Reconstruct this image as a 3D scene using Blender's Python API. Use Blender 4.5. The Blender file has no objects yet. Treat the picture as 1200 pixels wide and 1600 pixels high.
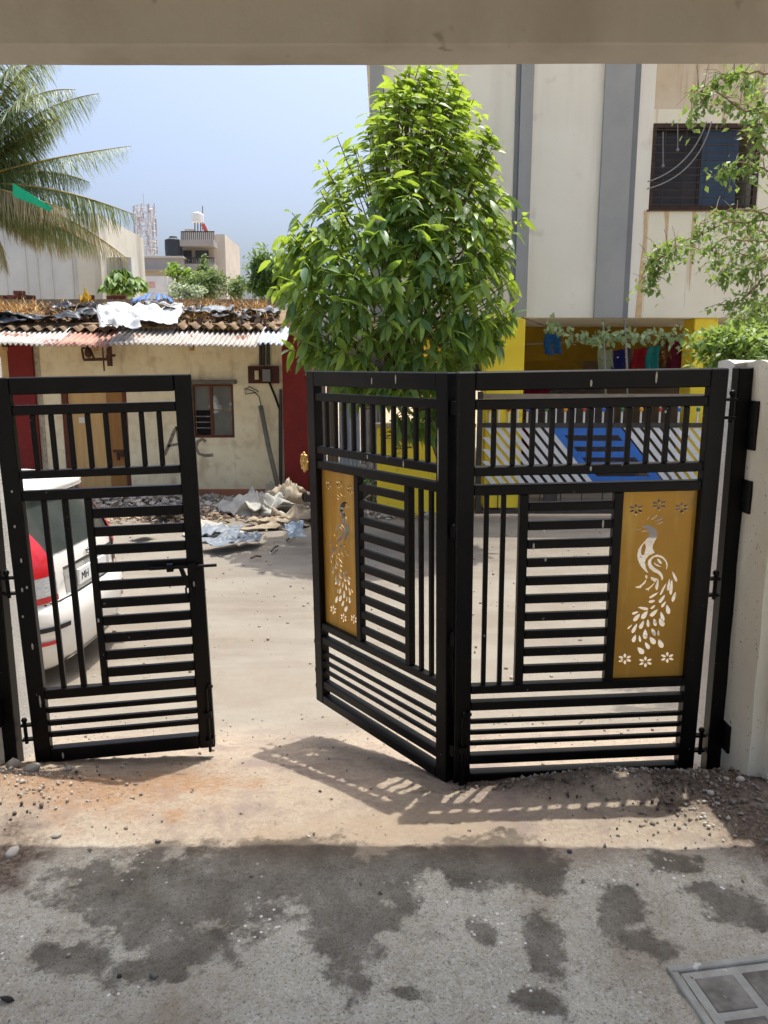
import bpy, bmesh, math, random
import numpy as np
from mathutils import Vector, Matrix, Quaternion
random.seed(7); rng = np.random.default_rng(11)
S = bpy.context.scene
COL = S.collection
R = math.radians
# ------------------------------------------------------------------ camera, sky, sun, exposure
H = 1.85; F = 1200.0; PITCH = math.atan(221/1200)
cam = bpy.data.cameras.new('camera'); cam_o = bpy.data.objects.new('camera', cam); COL.objects.link(cam_o)
cam.sensor_fit = 'VERTICAL'; cam.sensor_height = 36; cam.sensor_width = 27; cam.lens = 27.0
cam.clip_start = .05; cam.clip_end = 2000
cam_o.location = (0, 0, H); cam_o.rotation_euler = (math.pi/2-PITCH, 0, 0)
S.camera = cam_o
SUN = Vector((.139, .239, 1)).normalized()
w = bpy.data.worlds.new('World'); S.world = w; w.use_nodes = True
nt = w.node_tree; bg = nt.nodes['Background']
sky = nt.nodes.new('ShaderNodeTexSky'); sky.sky_type = 'NISHITA'; sky.sun_disc = False
sky.sun_elevation = math.asin(SUN.z); sky.sun_rotation = math.atan2(SUN.x, SUN.y)
sky.air_density = 1.0; sky.dust_density = 8.6; sky.ozone_density = 5.5; sky.altitude = 0
hz = nt.nodes.new('ShaderNodeHueSaturation'); hz.inputs['Saturation'].default_value = 1.0
nt.links.new(sky.outputs[0], hz.inputs['Color']); nt.links.new(hz.outputs[0], bg.inputs[0]); bg.inputs[1].default_value = .15
sl = bpy.data.lights.new('sun', 'SUN'); sl.energy = 2.5; sl.angle = R(.5); sl.color = (1, .975, .92)
so = bpy.data.objects.new('sun', sl); COL.objects.link(so); so.rotation_euler = SUN.to_track_quat('Z', 'Y').to_euler()
S.view_settings.view_transform = 'Standard'; S.view_settings.look = 'None'
S.view_settings.exposure = 0.95; S.view_settings.gamma = 1; S.view_settings.use_curve_mapping = False
S.render.engine = 'CYCLES'
S.cycles.max_bounces = 8; S.cycles.diffuse_bounces = 5; S.cycles.transparent_max_bounces = 8

# ------------------------------------------------------------------ helpers
cp, sp = math.cos(PITCH), math.sin(PITCH)
def at(px, py, Y):
    """world point at distance Y that the photograph shows at (px, py)"""
    u = (px-600)/F; v = (800-py)/F
    t = Y/(cp+v*sp)
    return Vector((u*t, Y, H+(-sp+v*cp)*t))
def onz(px, py, z):
    u = (px-600)/F; v = (800-py)/F
    t = (z-H)/(-sp+v*cp)
    return Vector((u*t, (cp+v*sp)*t, z))
def C(r, g, b, k=1.0):
    f = lambda c: ((c/255+.055)/1.055)**2.4 if c > 10 else c/255/12.92
    return (f(r)*k, f(g)*k, f(b)*k, 1)

def lerp_noise(nt, vec, scale, detail=6, rough=.6, dist=0.0):
    n = nt.nodes.new('ShaderNodeTexNoise'); n.inputs['Scale'].default_value = scale
    n.inputs['Detail'].default_value = detail; n.inputs['Roughness'].default_value = rough
    n.inputs['Distortion'].default_value = dist
    nt.links.new(vec, n.inputs['Vector']); return n.outputs['Fac']
def ramp(nt, fac, a, b, ca=(0,0,0,1), cb=(1,1,1,1)):
    r = nt.nodes.new('ShaderNodeValToRGB'); r.color_ramp.elements[0].position = a; r.color_ramp.elements[1].position = b
    r.color_ramp.elements[0].color = ca; r.color_ramp.elements[1].color = cb
    nt.links.new(fac, r.inputs[0]); return r.outputs[0]
def mixc(nt, fac, a, b, mode='MIX'):
    m = nt.nodes.new('ShaderNodeMix'); m.data_type = 'RGBA'; m.blend_type = mode
    for k, x in ((0, fac), (6, a), (7, b)):
        if isinstance(x, (int, float, tuple, list)): m.inputs[k].default_value = x
        else: nt.links.new(x, m.inputs[k])
    return m.outputs[2]
def scaled(nt, vec, s):
    m = nt.nodes.new('ShaderNodeMapping'); m.inputs['Scale'].default_value = s; nt.links.new(vec, m.inputs[0]); return m.outputs[0]
def setbump(nt, bsdf, h, strength, dist=.01):
    b = nt.nodes.new('ShaderNodeBump'); b.inputs['Strength'].default_value = strength; b.inputs['Distance'].default_value = dist
    nt.links.new(h, b.inputs['Height']); nt.links.new(b.outputs[0], bsdf.inputs['Normal'])
MATS = {}
def M(name, c1, c2=None, scale=4, lo=.35, hi=.7, rough=.8, bump=.0, bscale=60, metal=0, spec=.3, streak=None, sscale=(8, 8, .4), sl=(.5, .75),
      spots=None, spscale=25, spl=(.62, .7), stretch=(1, 1, 1), translucent=0, alpha=1, rand=0, ior=None):
    m = bpy.data.materials.new(name); m.use_nodes = True; nt = m.node_tree; b = nt.nodes['Principled BSDF']
    tc = nt.nodes.new('ShaderNodeTexCoord'); v = tc.outputs['Object']
    if stretch != (1, 1, 1): v = scaled(nt, v, stretch)
    col = c1
    if c2 is not None:
        f = lerp_noise(nt, v, scale); f = ramp(nt, f, lo, hi); col = mixc(nt, f, c1, c2)
    if streak is not None:
        f = lerp_noise(nt, scaled(nt, tc.outputs['Object'], sscale), 1.0, 5, .6); f = ramp(nt, f, *sl)
        col = mixc(nt, f, col, streak)
    if spots is not None:
        f = lerp_noise(nt, v, spscale, 3, .55); f = ramp(nt, f, *spl); col = mixc(nt, f, col, spots)
    if rand:
        oi = nt.nodes.new('ShaderNodeObjectInfo'); hs = nt.nodes.new('ShaderNodeHueSaturation')
        mr = nt.nodes.new('ShaderNodeMapRange'); mr.inputs[3].default_value = 1-rand; mr.inputs[4].default_value = 1+rand
        nt.links.new(oi.outputs['Random'], mr.inputs[0]); nt.links.new(mr.outputs[0], hs.inputs['Value'])
        if isinstance(col, tuple): hs.inputs['Color'].default_value = col
        else: nt.links.new(col, hs.inputs['Color'])
        col = hs.outputs[0]
    if isinstance(col, tuple): b.inputs['Base Color'].default_value = col
    else: nt.links.new(col, b.inputs['Base Color'])
    b.inputs['Roughness'].default_value = rough; b.inputs['Metallic'].default_value = metal
    b.inputs['Specular IOR Level'].default_value = spec
    if bump: setbump(nt, b, lerp_noise(nt, v, bscale, 5, .65), bump)
    if translucent:
        t = nt.nodes.new('ShaderNodeBsdfTranslucent'); mx = nt.nodes.new('ShaderNodeMixShader'); mx.inputs[0].default_value = translucent
        if isinstance(col, tuple): t.inputs[0].default_value = col
        else: nt.links.new(col, t.inputs[0])
        o = nt.nodes['Material Output']; nt.links.new(b.outputs[0], mx.inputs[1]); nt.links.new(t.outputs[0], mx.inputs[2]); nt.links.new(mx.outputs[0], o.inputs[0])
    m.diffuse_color = c1
    MATS[name] = m; return m
def leafmat(name, dark, light, trans, tcol, rough=.45, attr=True):
    """leaf: glossy upper side, light passing through; tint per clump from the 'tint' attribute or object random"""
    m = bpy.data.materials.new(name); m.use_nodes = True; nt = m.node_tree; b = nt.nodes['Principled BSDF']
    if attr:
        a = nt.nodes.new('ShaderNodeAttribute'); a.attribute_name = 'tint'; f = a.outputs['Fac']
    else:
        a = nt.nodes.new('ShaderNodeObjectInfo'); f = a.outputs['Random']
    col = mixc(nt, f, dark, light)
    nt.links.new(col, b.inputs['Base Color']); b.inputs['Roughness'].default_value = rough; b.inputs['Specular IOR Level'].default_value = .4
    t = nt.nodes.new('ShaderNodeBsdfTranslucent'); tc = mixc(nt, .75, col, tcol); nt.links.new(tc, t.inputs[0])
    mx = nt.nodes.new('ShaderNodeMixShader'); mx.inputs[0].default_value = trans
    o = nt.nodes['Material Output']; nt.links.new(b.outputs[0], mx.inputs[1]); nt.links.new(t.outputs[0], mx.inputs[2]); nt.links.new(mx.outputs[0], o.inputs[0])
    return m

class MB:
    def __init__(s): s.v = []; s.f = []
    def add(s, vs, fs):
        n = len(s.v); s.v += [tuple(p) for p in vs]; s.f += [tuple(i+n for i in q) for q in fs]; return s
    def box(s, x0, x1, y0, y1, z0, z1):
        return s.add([(x0,y0,z0),(x1,y0,z0),(x1,y1,z0),(x0,y1,z0),(x0,y0,z1),(x1,y0,z1),(x1,y1,z1),(x0,y1,z1)],
                     [(0,3,2,1),(4,5,6,7),(0,1,5,4),(1,2,6,5),(2,3,7,6),(3,0,4,7)])
    def bar(s, a, b, w, d, up=(0, 1, 0)):
        """square bar from a to b, w across, d along `up`"""
        a = Vector(a); b = Vector(b); t = (b-a).normalized(); u = Vector(up); n = t.cross(u).normalized(); u = n.cross(t).normalized()
        q = [(-1,-1),(1,-1),(1,1),(-1,1)]
        vs = [p+n*(w/2*i)+u*(d/2*j) for p in (a, b) for i, j in q]
        return s.add(vs, [(0,3,2,1),(4,5,6,7),(0,1,5,4),(1,2,6,5),(2,3,7,6),(3,0,4,7)])
    def tube(s, pts, r, n=8, cap=True):
        pts = [Vector(p) for p in pts]; rs = r if isinstance(r, (list, tuple)) else [r]*len(pts)
        prev = None; vs = []
        for i, p in enumerate(pts):
            t = (pts[min(i+1, len(pts)-1)]-pts[max(i-1, 0)]).normalized()
            if prev is None: prev = t.orthogonal().normalized()
            u = (prev-t*prev.dot(t))
            u = u.normalized() if u.length > 1e-6 else t.orthogonal().normalized()
            prev = u; w = t.cross(u)
            for k in range(n):
                a = 2*math.pi*k/n; vs.append(p+(u*math.cos(a)+w*math.sin(a))*rs[i])
        fs = [(i*n+k, i*n+(k+1) % n, (i+1)*n+(k+1) % n, (i+1)*n+k) for i in range(len(pts)-1) for k in range(n)]
        if cap: fs += [tuple(range(n))[::-1], tuple((len(pts)-1)*n+k for k in range(n))]
        return s.add(vs, fs)
    def lathe(s, c, prof, n=16):
        c = Vector(c); vs = [c+Vector((r*math.cos(2*math.pi*k/n), r*math.sin(2*math.pi*k/n), z)) for r, z in prof for k in range(n)]
        fs = [(i*n+k, i*n+(k+1) % n, (i+1)*n+(k+1) % n, (i+1)*n+k) for i in range(len(prof)-1) for k in range(n)]
        fs += [tuple(range(n))[::-1], tuple((len(prof)-1)*n+k for k in range(n))]
        return s.add(vs, fs)
    def prism(s, poly, d, o=(0, 0, 0), ux=(1, 0, 0), uy=(0, 0, 1), un=(0, 1, 0)):
        o, ux, uy, un = map(Vector, (o, ux, uy, un)); n = len(poly)
        vs = [o+ux*x+uy*y for x, y in poly]+[o+ux*x+uy*y+un*d for x, y in poly]
        return s.add(vs, [tuple(range(n)), tuple(range(2*n-1, n-1, -1))]+[(i, i+n, (i+1) % n+n, (i+1) % n) for i in range(n)])
    def ball(s, c, r, n=8, m=5, sq=(1, 1, 1)):
        c = Vector(c); vs = []; 
        for j in range(m+1):
            th = math.pi*j/m
            for k in range(n):
                a = 2*math.pi*k/n; vs.append(c+Vector((r*sq[0]*math.sin(th)*math.cos(a), r*sq[1]*math.sin(th)*math.sin(a), r*sq[2]*math.cos(th))))
        return s.add(vs, [(j*n+k, (j+1)*n+k, (j+1)*n+(k+1) % n, j*n+(k+1) % n) for j in range(m) for k in range(n)])
    def grid(s, fn, nu, nv):
        vs = [fn(i/nu, j/nv) for j in range(nv+1) for i in range(nu+1)]
        return s.add(vs, [(j*(nu+1)+i, j*(nu+1)+i+1, (j+1)*(nu+1)+i+1, (j+1)*(nu+1)+i) for j in range(nv) for i in range(nu)])
    def build(s, name, mat, parent=None, smooth=False, bevel=0, thick=0, seg=1, fix=True):
        me = bpy.data.meshes.new(name); me.from_pydata(s.v, [], s.f)
        if fix and thick == 0:
            bm = bmesh.new(); bm.from_mesh(me); bmesh.ops.recalc_face_normals(bm, faces=bm.faces); bm.to_mesh(me); bm.free()
        me.materials.append(mat)
        if smooth: me.shade_smooth()
        o = bpy.data.objects.new(name, me); COL.objects.link(o)
        if bevel:
            b = o.modifiers.new('bevel', 'BEVEL'); b.width = bevel; b.segments = seg; b.limit_method = 'ANGLE'
        if thick:
            t = o.modifiers.new('thick', 'SOLIDIFY'); t.thickness = thick; t.offset = 0
        if parent is not None: o.parent = parent
        return o
def npmesh(name, V, Fq, mat, parent=None, tint=None, smooth=False):
    """fast mesh from arrays (quads or tris of equal size)"""
    V = np.asarray(V, np.float32).reshape(-1, 3); Fq = np.asarray(Fq, np.int32); k = Fq.shape[1]
    me = bpy.data.meshes.new(name); me.vertices.add(len(V)); me.vertices.foreach_set('co', V.ravel())
    me.loops.add(Fq.size); me.loops.foreach_set('vertex_index', Fq.ravel())
    me.polygons.add(len(Fq)); me.polygons.foreach_set('loop_start', np.arange(0, Fq.size, k, dtype=np.int32))
    if smooth: me.polygons.foreach_set('use_smooth', np.ones(len(Fq), bool))
    me.update(calc_edges=True); me.materials.append(mat)
    if tint is not None:
        a = me.attributes.new('tint', 'FLOAT', 'POINT'); a.data.foreach_set('value', np.asarray(tint, np.float32))
    o = bpy.data.objects.new(name, me); COL.objects.link(o)
    if parent is not None: o.parent = parent
    return o
def tag(o, label=None, cat=None, group=None, kind=None):
    if label: o['label'] = label
    if cat: o['category'] = cat
    if group: o['group'] = group
    if kind: o['kind'] = kind
    return o
def empty(name, loc=(0, 0, 0), label=None, cat=None, group=None):
    o = bpy.data.objects.new(name, None); COL.objects.link(o); o.location = loc; o.empty_display_size = .1
    return tag(o, label, cat, group)
def copy_obj(o, parent=None):
    c = o.copy(); COL.objects.link(c)
    if parent is not None: c.parent = parent
    return c
def rel(o, pt): return Vector(pt)-o.location
# fractal value noise in numpy
_lat = rng.random((256, 256)).astype(np.float32)
def vnoise(x, y):
    xi = np.floor(x).astype(int); yi = np.floor(y).astype(int); fx = x-xi; fy = y-yi
    fx = fx*fx*(3-2*fx); fy = fy*fy*(3-2*fy)
    g = lambda a, b: _lat[a & 255, b & 255]
    return (g(xi, yi)*(1-fx)+g(xi+1, yi)*fx)*(1-fy)+(g(xi, yi+1)*(1-fx)+g(xi+1, yi+1)*fx)*fy
def fbm(x, y, f, o=5, g=.5):
    s = 0; a = 1; t = 0
    for k in range(o): s = s+a*vnoise(x*f+17.3*k, y*f+9.1*k); t += a; a *= g; f *= 2.03
    return s/t-.5
def smooth01(x): x = np.clip(x, 0, 1); return x*x*(3-2*x)

# ------------------------------------------------------------------ ground heights (yard floor, ramp, road)
_py = np.array([-20, 0, 1.6, 2.2, 2.6, 2.9, 3.1, 3.4, 3.8, 4.4, 5.0, 6.0, 9, 14.0])
_pz = np.array([.27, .27, .27, .265, .235, .185, .125, .05, -.066, -.25, -.37, -.5, -.55, -.6])
def profile(y):
    d = .12
    return (np.interp(y-d, _py, _pz)+np.interp(y, _py, _pz)*2+np.interp(y+d, _py, _pz))/4
def bump_at(x, y, cx, cy, rx, ry, h): return h*np.exp(-((x-cx)/rx)**2-((y-cy)/ry)**2)
def yard_z(x, y):
    x = np.asarray(x, float); y = np.asarray(y, float)
    z = profile(y)
    z = z+bump_at(x, y, .92, 2.84, .36, .13, .085)+bump_at(x, y, 1.45, 2.75, .25, .25, .06)+bump_at(x, y, -1.55, 2.75, .35, .28, .075)
    z = z+bump_at(x, y, .25, 2.93, .25, .12, -.03)+bump_at(x, y, -.9, 3.0, .4, .2, -.02)
    z = z+fbm(x, y, 2.2, 4)*.035*smooth01((y-1.9)/.8)+fbm(x, y, 9, 3)*.008
    return z
def road_z(x, y):
    x = np.asarray(x, float); y = np.asarray(y, float)
    return -.43+fbm(x, y, .8, 4)*.03
# ------------------------------------------------------------------ materials
black = M('black_paint', (.0022, .0022, .0026, 1), (.010, .0075, .006, 1), 3.5, lo=.45, hi=.8, rough=.4, bump=.03, bscale=90, spec=.18, spots=(.16, .15, .13, 1), spscale=38, spl=(.735, .75))
plaster = M('pillar_plaster', C(234, 227, 206), C(222, 212, 188), 3, rough=.92, bump=.35, bscale=130, spots=C(140, 132, 115), spscale=60, spl=(.66, .72))
roughcast = M('roughcast_plaster', C(232, 229, 220), C(218, 214, 202), 5, rough=.95, bump=.8, bscale=110, spots=C(150, 143, 128), spscale=80, spl=(.64, .7))
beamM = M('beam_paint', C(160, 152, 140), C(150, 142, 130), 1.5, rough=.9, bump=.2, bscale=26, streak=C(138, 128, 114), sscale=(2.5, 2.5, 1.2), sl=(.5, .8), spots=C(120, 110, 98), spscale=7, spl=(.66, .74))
brass = M('brass_sheet', (.54, .29, .045, 1), (.46, .24, .04, 1), 5, rough=.45, metal=.25, spec=.3, bump=.04, bscale=30, spots=(.40, .24, .07, 1), spscale=9, spl=(.58, .8), streak=(.66, .44, .12, 1), sscale=(16, 16, 1.2), sl=(.55, .8))
gold = M('gold_knob', (.62, .40, .12, 1), rough=.35, metal=.7)
steel = M('steel_worn', (.12, .12, .12, 1), (.3, .28, .25, 1), 20, rough=.5, metal=.6)
rust = M('rusty_iron', C(70, 48, 38), C(96, 62, 44), 12, rough=.85, bump=.2)

# ------------------------------------------------------------------ yard floor: one sheet from the porch down the ramp to the road
def axis(a, b, st, lo, hi, n):
    c = np.arange(a, b+1e-6, st); L = a-np.geomspace(.03, a-lo, n)[::-1]; Rr = b+np.geomspace(.03, hi-b, n)
    return np.concatenate([L, c, Rr])
xs = axis(-2.5, 2.3, .012, -30, 30, 26); ys = axis(1.0, 4.7, .012, -12, 5.6, 14)
gx, gy = np.meshgrid(xs, ys); gz = yard_z(gx, gy)
near = ((np.abs(gx) < 2.6) & (gy > .9)).astype(float)
gz = gz+near*(fbm(gx, gy, 30, 3)*.010+np.maximum(fbm(gx+7, gy+3, 55, 2)-.12, 0)*.03*smooth01((gy-1.9)/.7))
def blob(l, z=.25):
    m = np.zeros_like(gx)
    wx = fbm(gx, gy, 5, 6, .6)*.30; wy = fbm(gx+31, gy+11, 5, 6, .6)*.30
    w2x = fbm(gx+5, gy, 13, 6, .62)*1.7; w2y = fbm(gx, gy+8, 13, 6, .62)*1.7
    for px, py, rx, ry in l:
        c = onz(px, py, z); a = onz(px+rx, py, z); b1 = onz(px, py+ry, z); b2 = onz(px, py-ry, z)
        ax = abs(a.x-c.x); ay = (abs(b1.y-c.y)+abs(b2.y-c.y))/2
        d = np.sqrt(((gx-c.x+wx*min(1, ax*4))/ax+w2x)**2+((gy-c.y+wy*min(1, ay*5))/ay+w2y)**2)
        m = np.maximum(m, np.clip((1.5-d)/.95, 0, 1))
    return m
wet = blob([(230,1400,140,70),(380,1385,120,70),(480,1360,120,45),(560,1385,75,65),(545,1480,45,60),(560,1440,40,60),(740,1350,65,38),(795,1355,75,42),(680,1350,95,24),
  (235,1470,28,22),(120,1510,55,27),(70,1497,24,15),(300,1495,55,34),(210,1535,40,22),(270,1530,32,14),(755,1465,20,24),(850,1478,24,40),(872,1500,16,11),(970,1430,38,28),(955,1455,22,18),
  (1010,1485,50,20),(978,1410,22,22),(1050,1350,38,17),(1140,1420,55,32),(1182,1440,42,24),(490,1468,20,9),(495,1450,6,5),(640,1560,30,12),(860,1575,40,20),(560,1545,22,12)])
sand = blob([(130,1250,150,45),(270,1225,120,30),(50,1235,70,40),(282,1305,22,14)], .15)
brown = blob([(620,1308,130,34),(430,1325,60,18),(700,1300,90,30)], .2)
soil = blob([(1130,1245,120,50),(1185,1330,60,70),(1060,1215,70,30),(15,1370,60,60),(40,1205,80,16),(900,1222,190,24)], .2)
beige = smooth01((gy-2.20+fbm(gx, gy, 2, 4)*.25)/.22)
nx, ny = len(xs), len(ys); idx = np.arange(nx*ny).reshape(ny, nx)
Fq = np.stack([idx[:-1, :-1], idx[:-1, 1:], idx[1:, 1:], idx[1:, :-1]], -1).reshape(-1, 4)
ym = bpy.data.materials.new('yard_concrete'); ym.use_nodes = True; nt = ym.node_tree; b = nt.nodes['Principled BSDF']
tc = nt.nodes.new('ShaderNodeTexCoord').outputs['Object']
def attr(nm):
    a = nt.nodes.new('ShaderNodeAttribute'); a.attribute_name = nm; return a.outputs['Fac']
def math_(op, a, bb):
    m = nt.nodes.new('ShaderNodeMath'); m.operation = op; m.use_clamp = True
    for i, x in enumerate((a, bb)):
        if isinstance(x, (int, float)): m.inputs[i].default_value = x
        else: nt.links.new(x, m.inputs[i])
    return m.outputs[0]
n1 = lerp_noise(nt, tc, 7, 8, .65); n2 = lerp_noise(nt, tc, 60, 6, .7); n3 = lerp_noise(nt, tc, 24, 9, .78)
grey = mixc(nt, ramp(nt, n1, .35, .68), C(192, 187, 168), C(170, 163, 142))
grey = mixc(nt, ramp(nt, n2, .4, .72), grey, C(206, 206, 196))
grey = mixc(nt, ramp(nt, n3, .52, .72), grey, C(136, 130, 116))
n5 = lerp_noise(nt, tc, 150, 4, .65)
grey = mixc(nt, ramp(nt, n5, .55, .64, (0,0,0,1), (.75,)*3+(1,)), grey, C(92, 86, 76)); grey = mixc(nt, ramp(nt, lerp_noise(nt, tc, 120, 3, .6), .60, .68, (0,0,0,1), (.55,)*3+(1,)), grey, C(226, 224, 214))
grey = mixc(nt, ramp(nt, lerp_noise(nt, tc, 1.7, 6, .7), .48, .70, (0,0,0,1), (.55,)*3+(1,)), grey, C(140, 124, 104))
dust = mixc(nt, ramp(nt, n1, .3, .7), C(150, 138, 120), C(138, 122, 106)); dust = mixc(nt, ramp(nt, n2, .42, .75), dust, C(166, 154, 136))
dust = mixc(nt, ramp(nt, lerp_noise(nt, tc, 3.2, 6, .6, .8), .5, .64), dust, C(132, 118, 108))
dust = mixc(nt, ramp(nt, n5, .60, .70, (0,0,0,1), (.6,)*3+(1,)), dust, C(96, 82, 68)); dust = mixc(nt, ramp(nt, n3, .54, .72, (0,0,0,1), (.7,)*3+(1,)), dust, C(118, 102, 88))
dust = mixc(nt, attr('far'), dust, mixc(nt, ramp(nt, lerp_noise(nt, tc, 1.6, 6, .6), .35, .7), C(130, 124, 111), C(119, 110, 97)))
col = mixc(nt, attr('beige'), grey, dust)
sandc = mixc(nt, ramp(nt, n2, .35, .7), C(128, 98, 72), C(152, 124, 97))
col = mixc(nt, math_('MULTIPLY', attr('sand'), ramp(nt, n3, .3, .55)), col, sandc)
col = mixc(nt, math_('MULTIPLY', attr('brown'), ramp(nt, n3, .25, .6)), col, C(146, 130, 110))
soilc = mixc(nt, ramp(nt, n2, .40, .68), C(78, 66, 56), C(136, 122, 108))
col = mixc(nt, math_('MULTIPLY', attr('soil'), ramp(nt, n3, .22, .42)), col, soilc)
vo = nt.nodes.new('ShaderNodeTexVoronoi'); vo.inputs['Scale'].default_value = 34; vo.inputs['Randomness'].default_value = 1; nt.links.new(tc, vo.inputs['Vector'])
fl = math_('MULTIPLY', ramp(nt, vo.outputs['Distance'], .13, .20, (1,1,1,1), (0,0,0,1)), ramp(nt, lerp_noise(nt, tc, 4.2, 4, .6), .54, .60))
vo2 = nt.nodes.new('ShaderNodeTexVoronoi'); vo2.inputs['Scale'].default_value = 75; nt.links.new(tc, vo2.inputs['Vector'])
dk = math_('MULTIPLY', ramp(nt, vo2.outputs['Distance'], .12, .22, (1,1,1,1), (0,0,0,1)), ramp(nt, n3, .5, .6))
mw = nt.nodes.new('ShaderNodeMath'); mw.operation = 'MULTIPLY_ADD'; nt.links.new(n3, mw.inputs[0]); mw.inputs[1].default_value = 1.9; mw.inputs[2].default_value = -.95
mw2 = nt.nodes.new('ShaderNodeMath'); mw2.operation = 'MULTIPLY_ADD'; nt.links.new(n2, mw2.inputs[0]); mw2.inputs[1].default_value = .7; nt.links.new(mw.outputs[0], mw2.inputs[2])
mw3 = nt.nodes.new('ShaderNodeMath'); mw3.operation = 'ADD'; nt.links.new(mw2.outputs[0], mw3.inputs[0]); nt.links.new(attr('wet'), mw3.inputs[1]); wn = mw3.outputs[0]
wm = ramp(nt, wn, .60, .98)
wetc = mixc(nt, ramp(nt, n1, .3, .7, (.52,)*3+(1,), (.80,)*3+(1,)), col, C(52, 44, 33), 'MIX'); col = mixc(nt, wm, col, wetc)
col = mixc(nt, math_('MULTIPLY', dk, .6), col, C(70, 62, 54)); col = mixc(nt, math_('MULTIPLY', fl, math_('SUBTRACT', 1.0, attr('beige'))), col, C(232, 230, 222))
nt.links.new(col, b.inputs['Base Color'])
rr = ramp(nt, wm, 0, 1, (.92,)*3+(1,), (.62,)*3+(1,)); nt.links.new(rr, b.inputs['Roughness']); b.inputs['Specular IOR Level'].default_value = .2
setbump(nt, b, mixc(nt, .35, n2, lerp_noise(nt, tc, 170, 4, .7)), .55, .006)
yard = npmesh('yard_floor', np.stack([gx, gy, gz], -1), Fq, ym, smooth=True)
for nm, arr in (('wet', wet), ('sand', sand), ('brown', brown), ('soil', soil), ('beige', beige), ('far', smooth01((gy-3.55+fbm(gx, gy, 2.5, 4)*.7)/.75))):
    a = yard.data.attributes.new(nm, 'FLOAT', 'POINT'); a.data.foreach_set('value', arr.ravel().astype(np.float32))
tag(yard, 'grey concrete yard floor with wet patches, sloping down to the dusty road', kind='structure')
# road
xs = axis(-7, 7, .06, -70, 70, 22); ys = np.concatenate([np.arange(4.3, 12.3, .06), np.arange(12.3, 30, .5)])
rx, ry = np.meshgrid(xs, ys); rz = road_z(rx, ry)+fbm(rx, ry, 9, 3)*.012
nx, ny = len(xs), len(ys); idx = np.arange(nx*ny).reshape(ny, nx)
roadM = M('road_dust', C(130, 124, 111), C(119, 110, 97), 1.6, rough=.95, bump=.5, bscale=45, streak=C(106, 96, 84), sscale=(.5, 2.2, 1), sl=(.5, .8), spots=C(124, 112, 98), spscale=9, spl=(.62, .72))
tag(npmesh('road', np.stack([rx, ry, rz], -1), np.stack([idx[:-1, :-1], idx[:-1, 1:], idx[1:, 1:], idx[1:, :-1]], -1).reshape(-1, 4), roadM, smooth=True), 'dusty beige unpaved road between the gate and the houses', kind='structure')
gm = MB().grid(lambda u, v: (-900+1800*u, -300+1500*v, -.75), 12, 12)
tag(gm.build('ground', M('earth', C(170, 150, 120), C(140, 125, 95), .05, rough=1)), 'flat earth reaching to the horizon', kind='structure')

# ------------------------------------------------------------------ porch overhead (the building the picture is taken from)
porch = empty('porch', (0, 2.9, 2.93), 'beige plastered porch beam and ceiling overhead across the top of the view', 'building')
bm_ = MB().grid(lambda u, v: (0, 0, 0), 1, 1); bm_ = MB()
y0, y1 = 2.835, 3.010
xsb = np.linspace(-4.5, 4.5, 121)
wob = fbm(xsb, xsb*0+3, 1.3, 4)*.012
vs = []; 
for x, q in zip(xsb, wob): vs += [(x, y0-2.9, q*.6), (x, y1-2.9, q), (x, y1-2.9, .62), (x, y0-2.9, .62)]
fs = [(4*i+k, 4*i+(k+1) % 4, 4*i+4+(k+1) % 4, 4*i+4+k) for i in range(120) for k in range(4)]+[(0, 1, 2, 3), (480, 481, 482, 483)]
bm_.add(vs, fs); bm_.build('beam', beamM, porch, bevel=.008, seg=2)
MB().box(-2.7, 2.7, -4.6, -.065, .45, .62).build('ceiling_slab', beamM, porch)  # unseen slab, cut short and narrow to let in more sky light
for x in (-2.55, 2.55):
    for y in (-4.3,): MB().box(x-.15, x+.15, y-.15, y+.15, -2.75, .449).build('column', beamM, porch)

# ------------------------------------------------------------------ gate pillars
def rough_block(mb, x0, x1, y0, y1, z0, z1, seed, n=10):
    """plaster block with slightly uneven faces and a rounded, rough top"""
    base = len(mb.v)
    X = np.linspace(0, 1, 7); 
    def f(face):
        def g(u, v):
            if face == 'f': p = (x0+(x1-x0)*u, y0, z0+(z1-z0)*v); nrm = (0, -1, 0)
            if face == 'b': p = (x0+(x1-x0)*u, y1, z0+(z1-z0)*v); nrm = (0, 1, 0)
            if face == 'l': p = (x0, y0+(y1-y0)*u, z0+(z1-z0)*v); nrm = (-1, 0, 0)
            if face == 'r': p = (x1, y0+(y1-y0)*u, z0+(z1-z0)*v); nrm = (1, 0, 0)
            if face == 't': p = (x0+(x1-x0)*u, y0+(y1-y0)*v, z1); nrm = (0, 0, 1)
            x, y, z = p
            k = 0
            if z > z1-1e-6: z += math.sin(x*41+y*17+seed)*.007+math.sin(x*13-y*29)*.006
            return (x+math.sin(z*17+y*21+seed)*.0016, y+math.sin(z*13+x*19+seed)*.0014, z)
        return g
    for fc in 'fblrt': mb.grid(f(fc), 8, 24 if fc != 't' else 8)
    return mb
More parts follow.
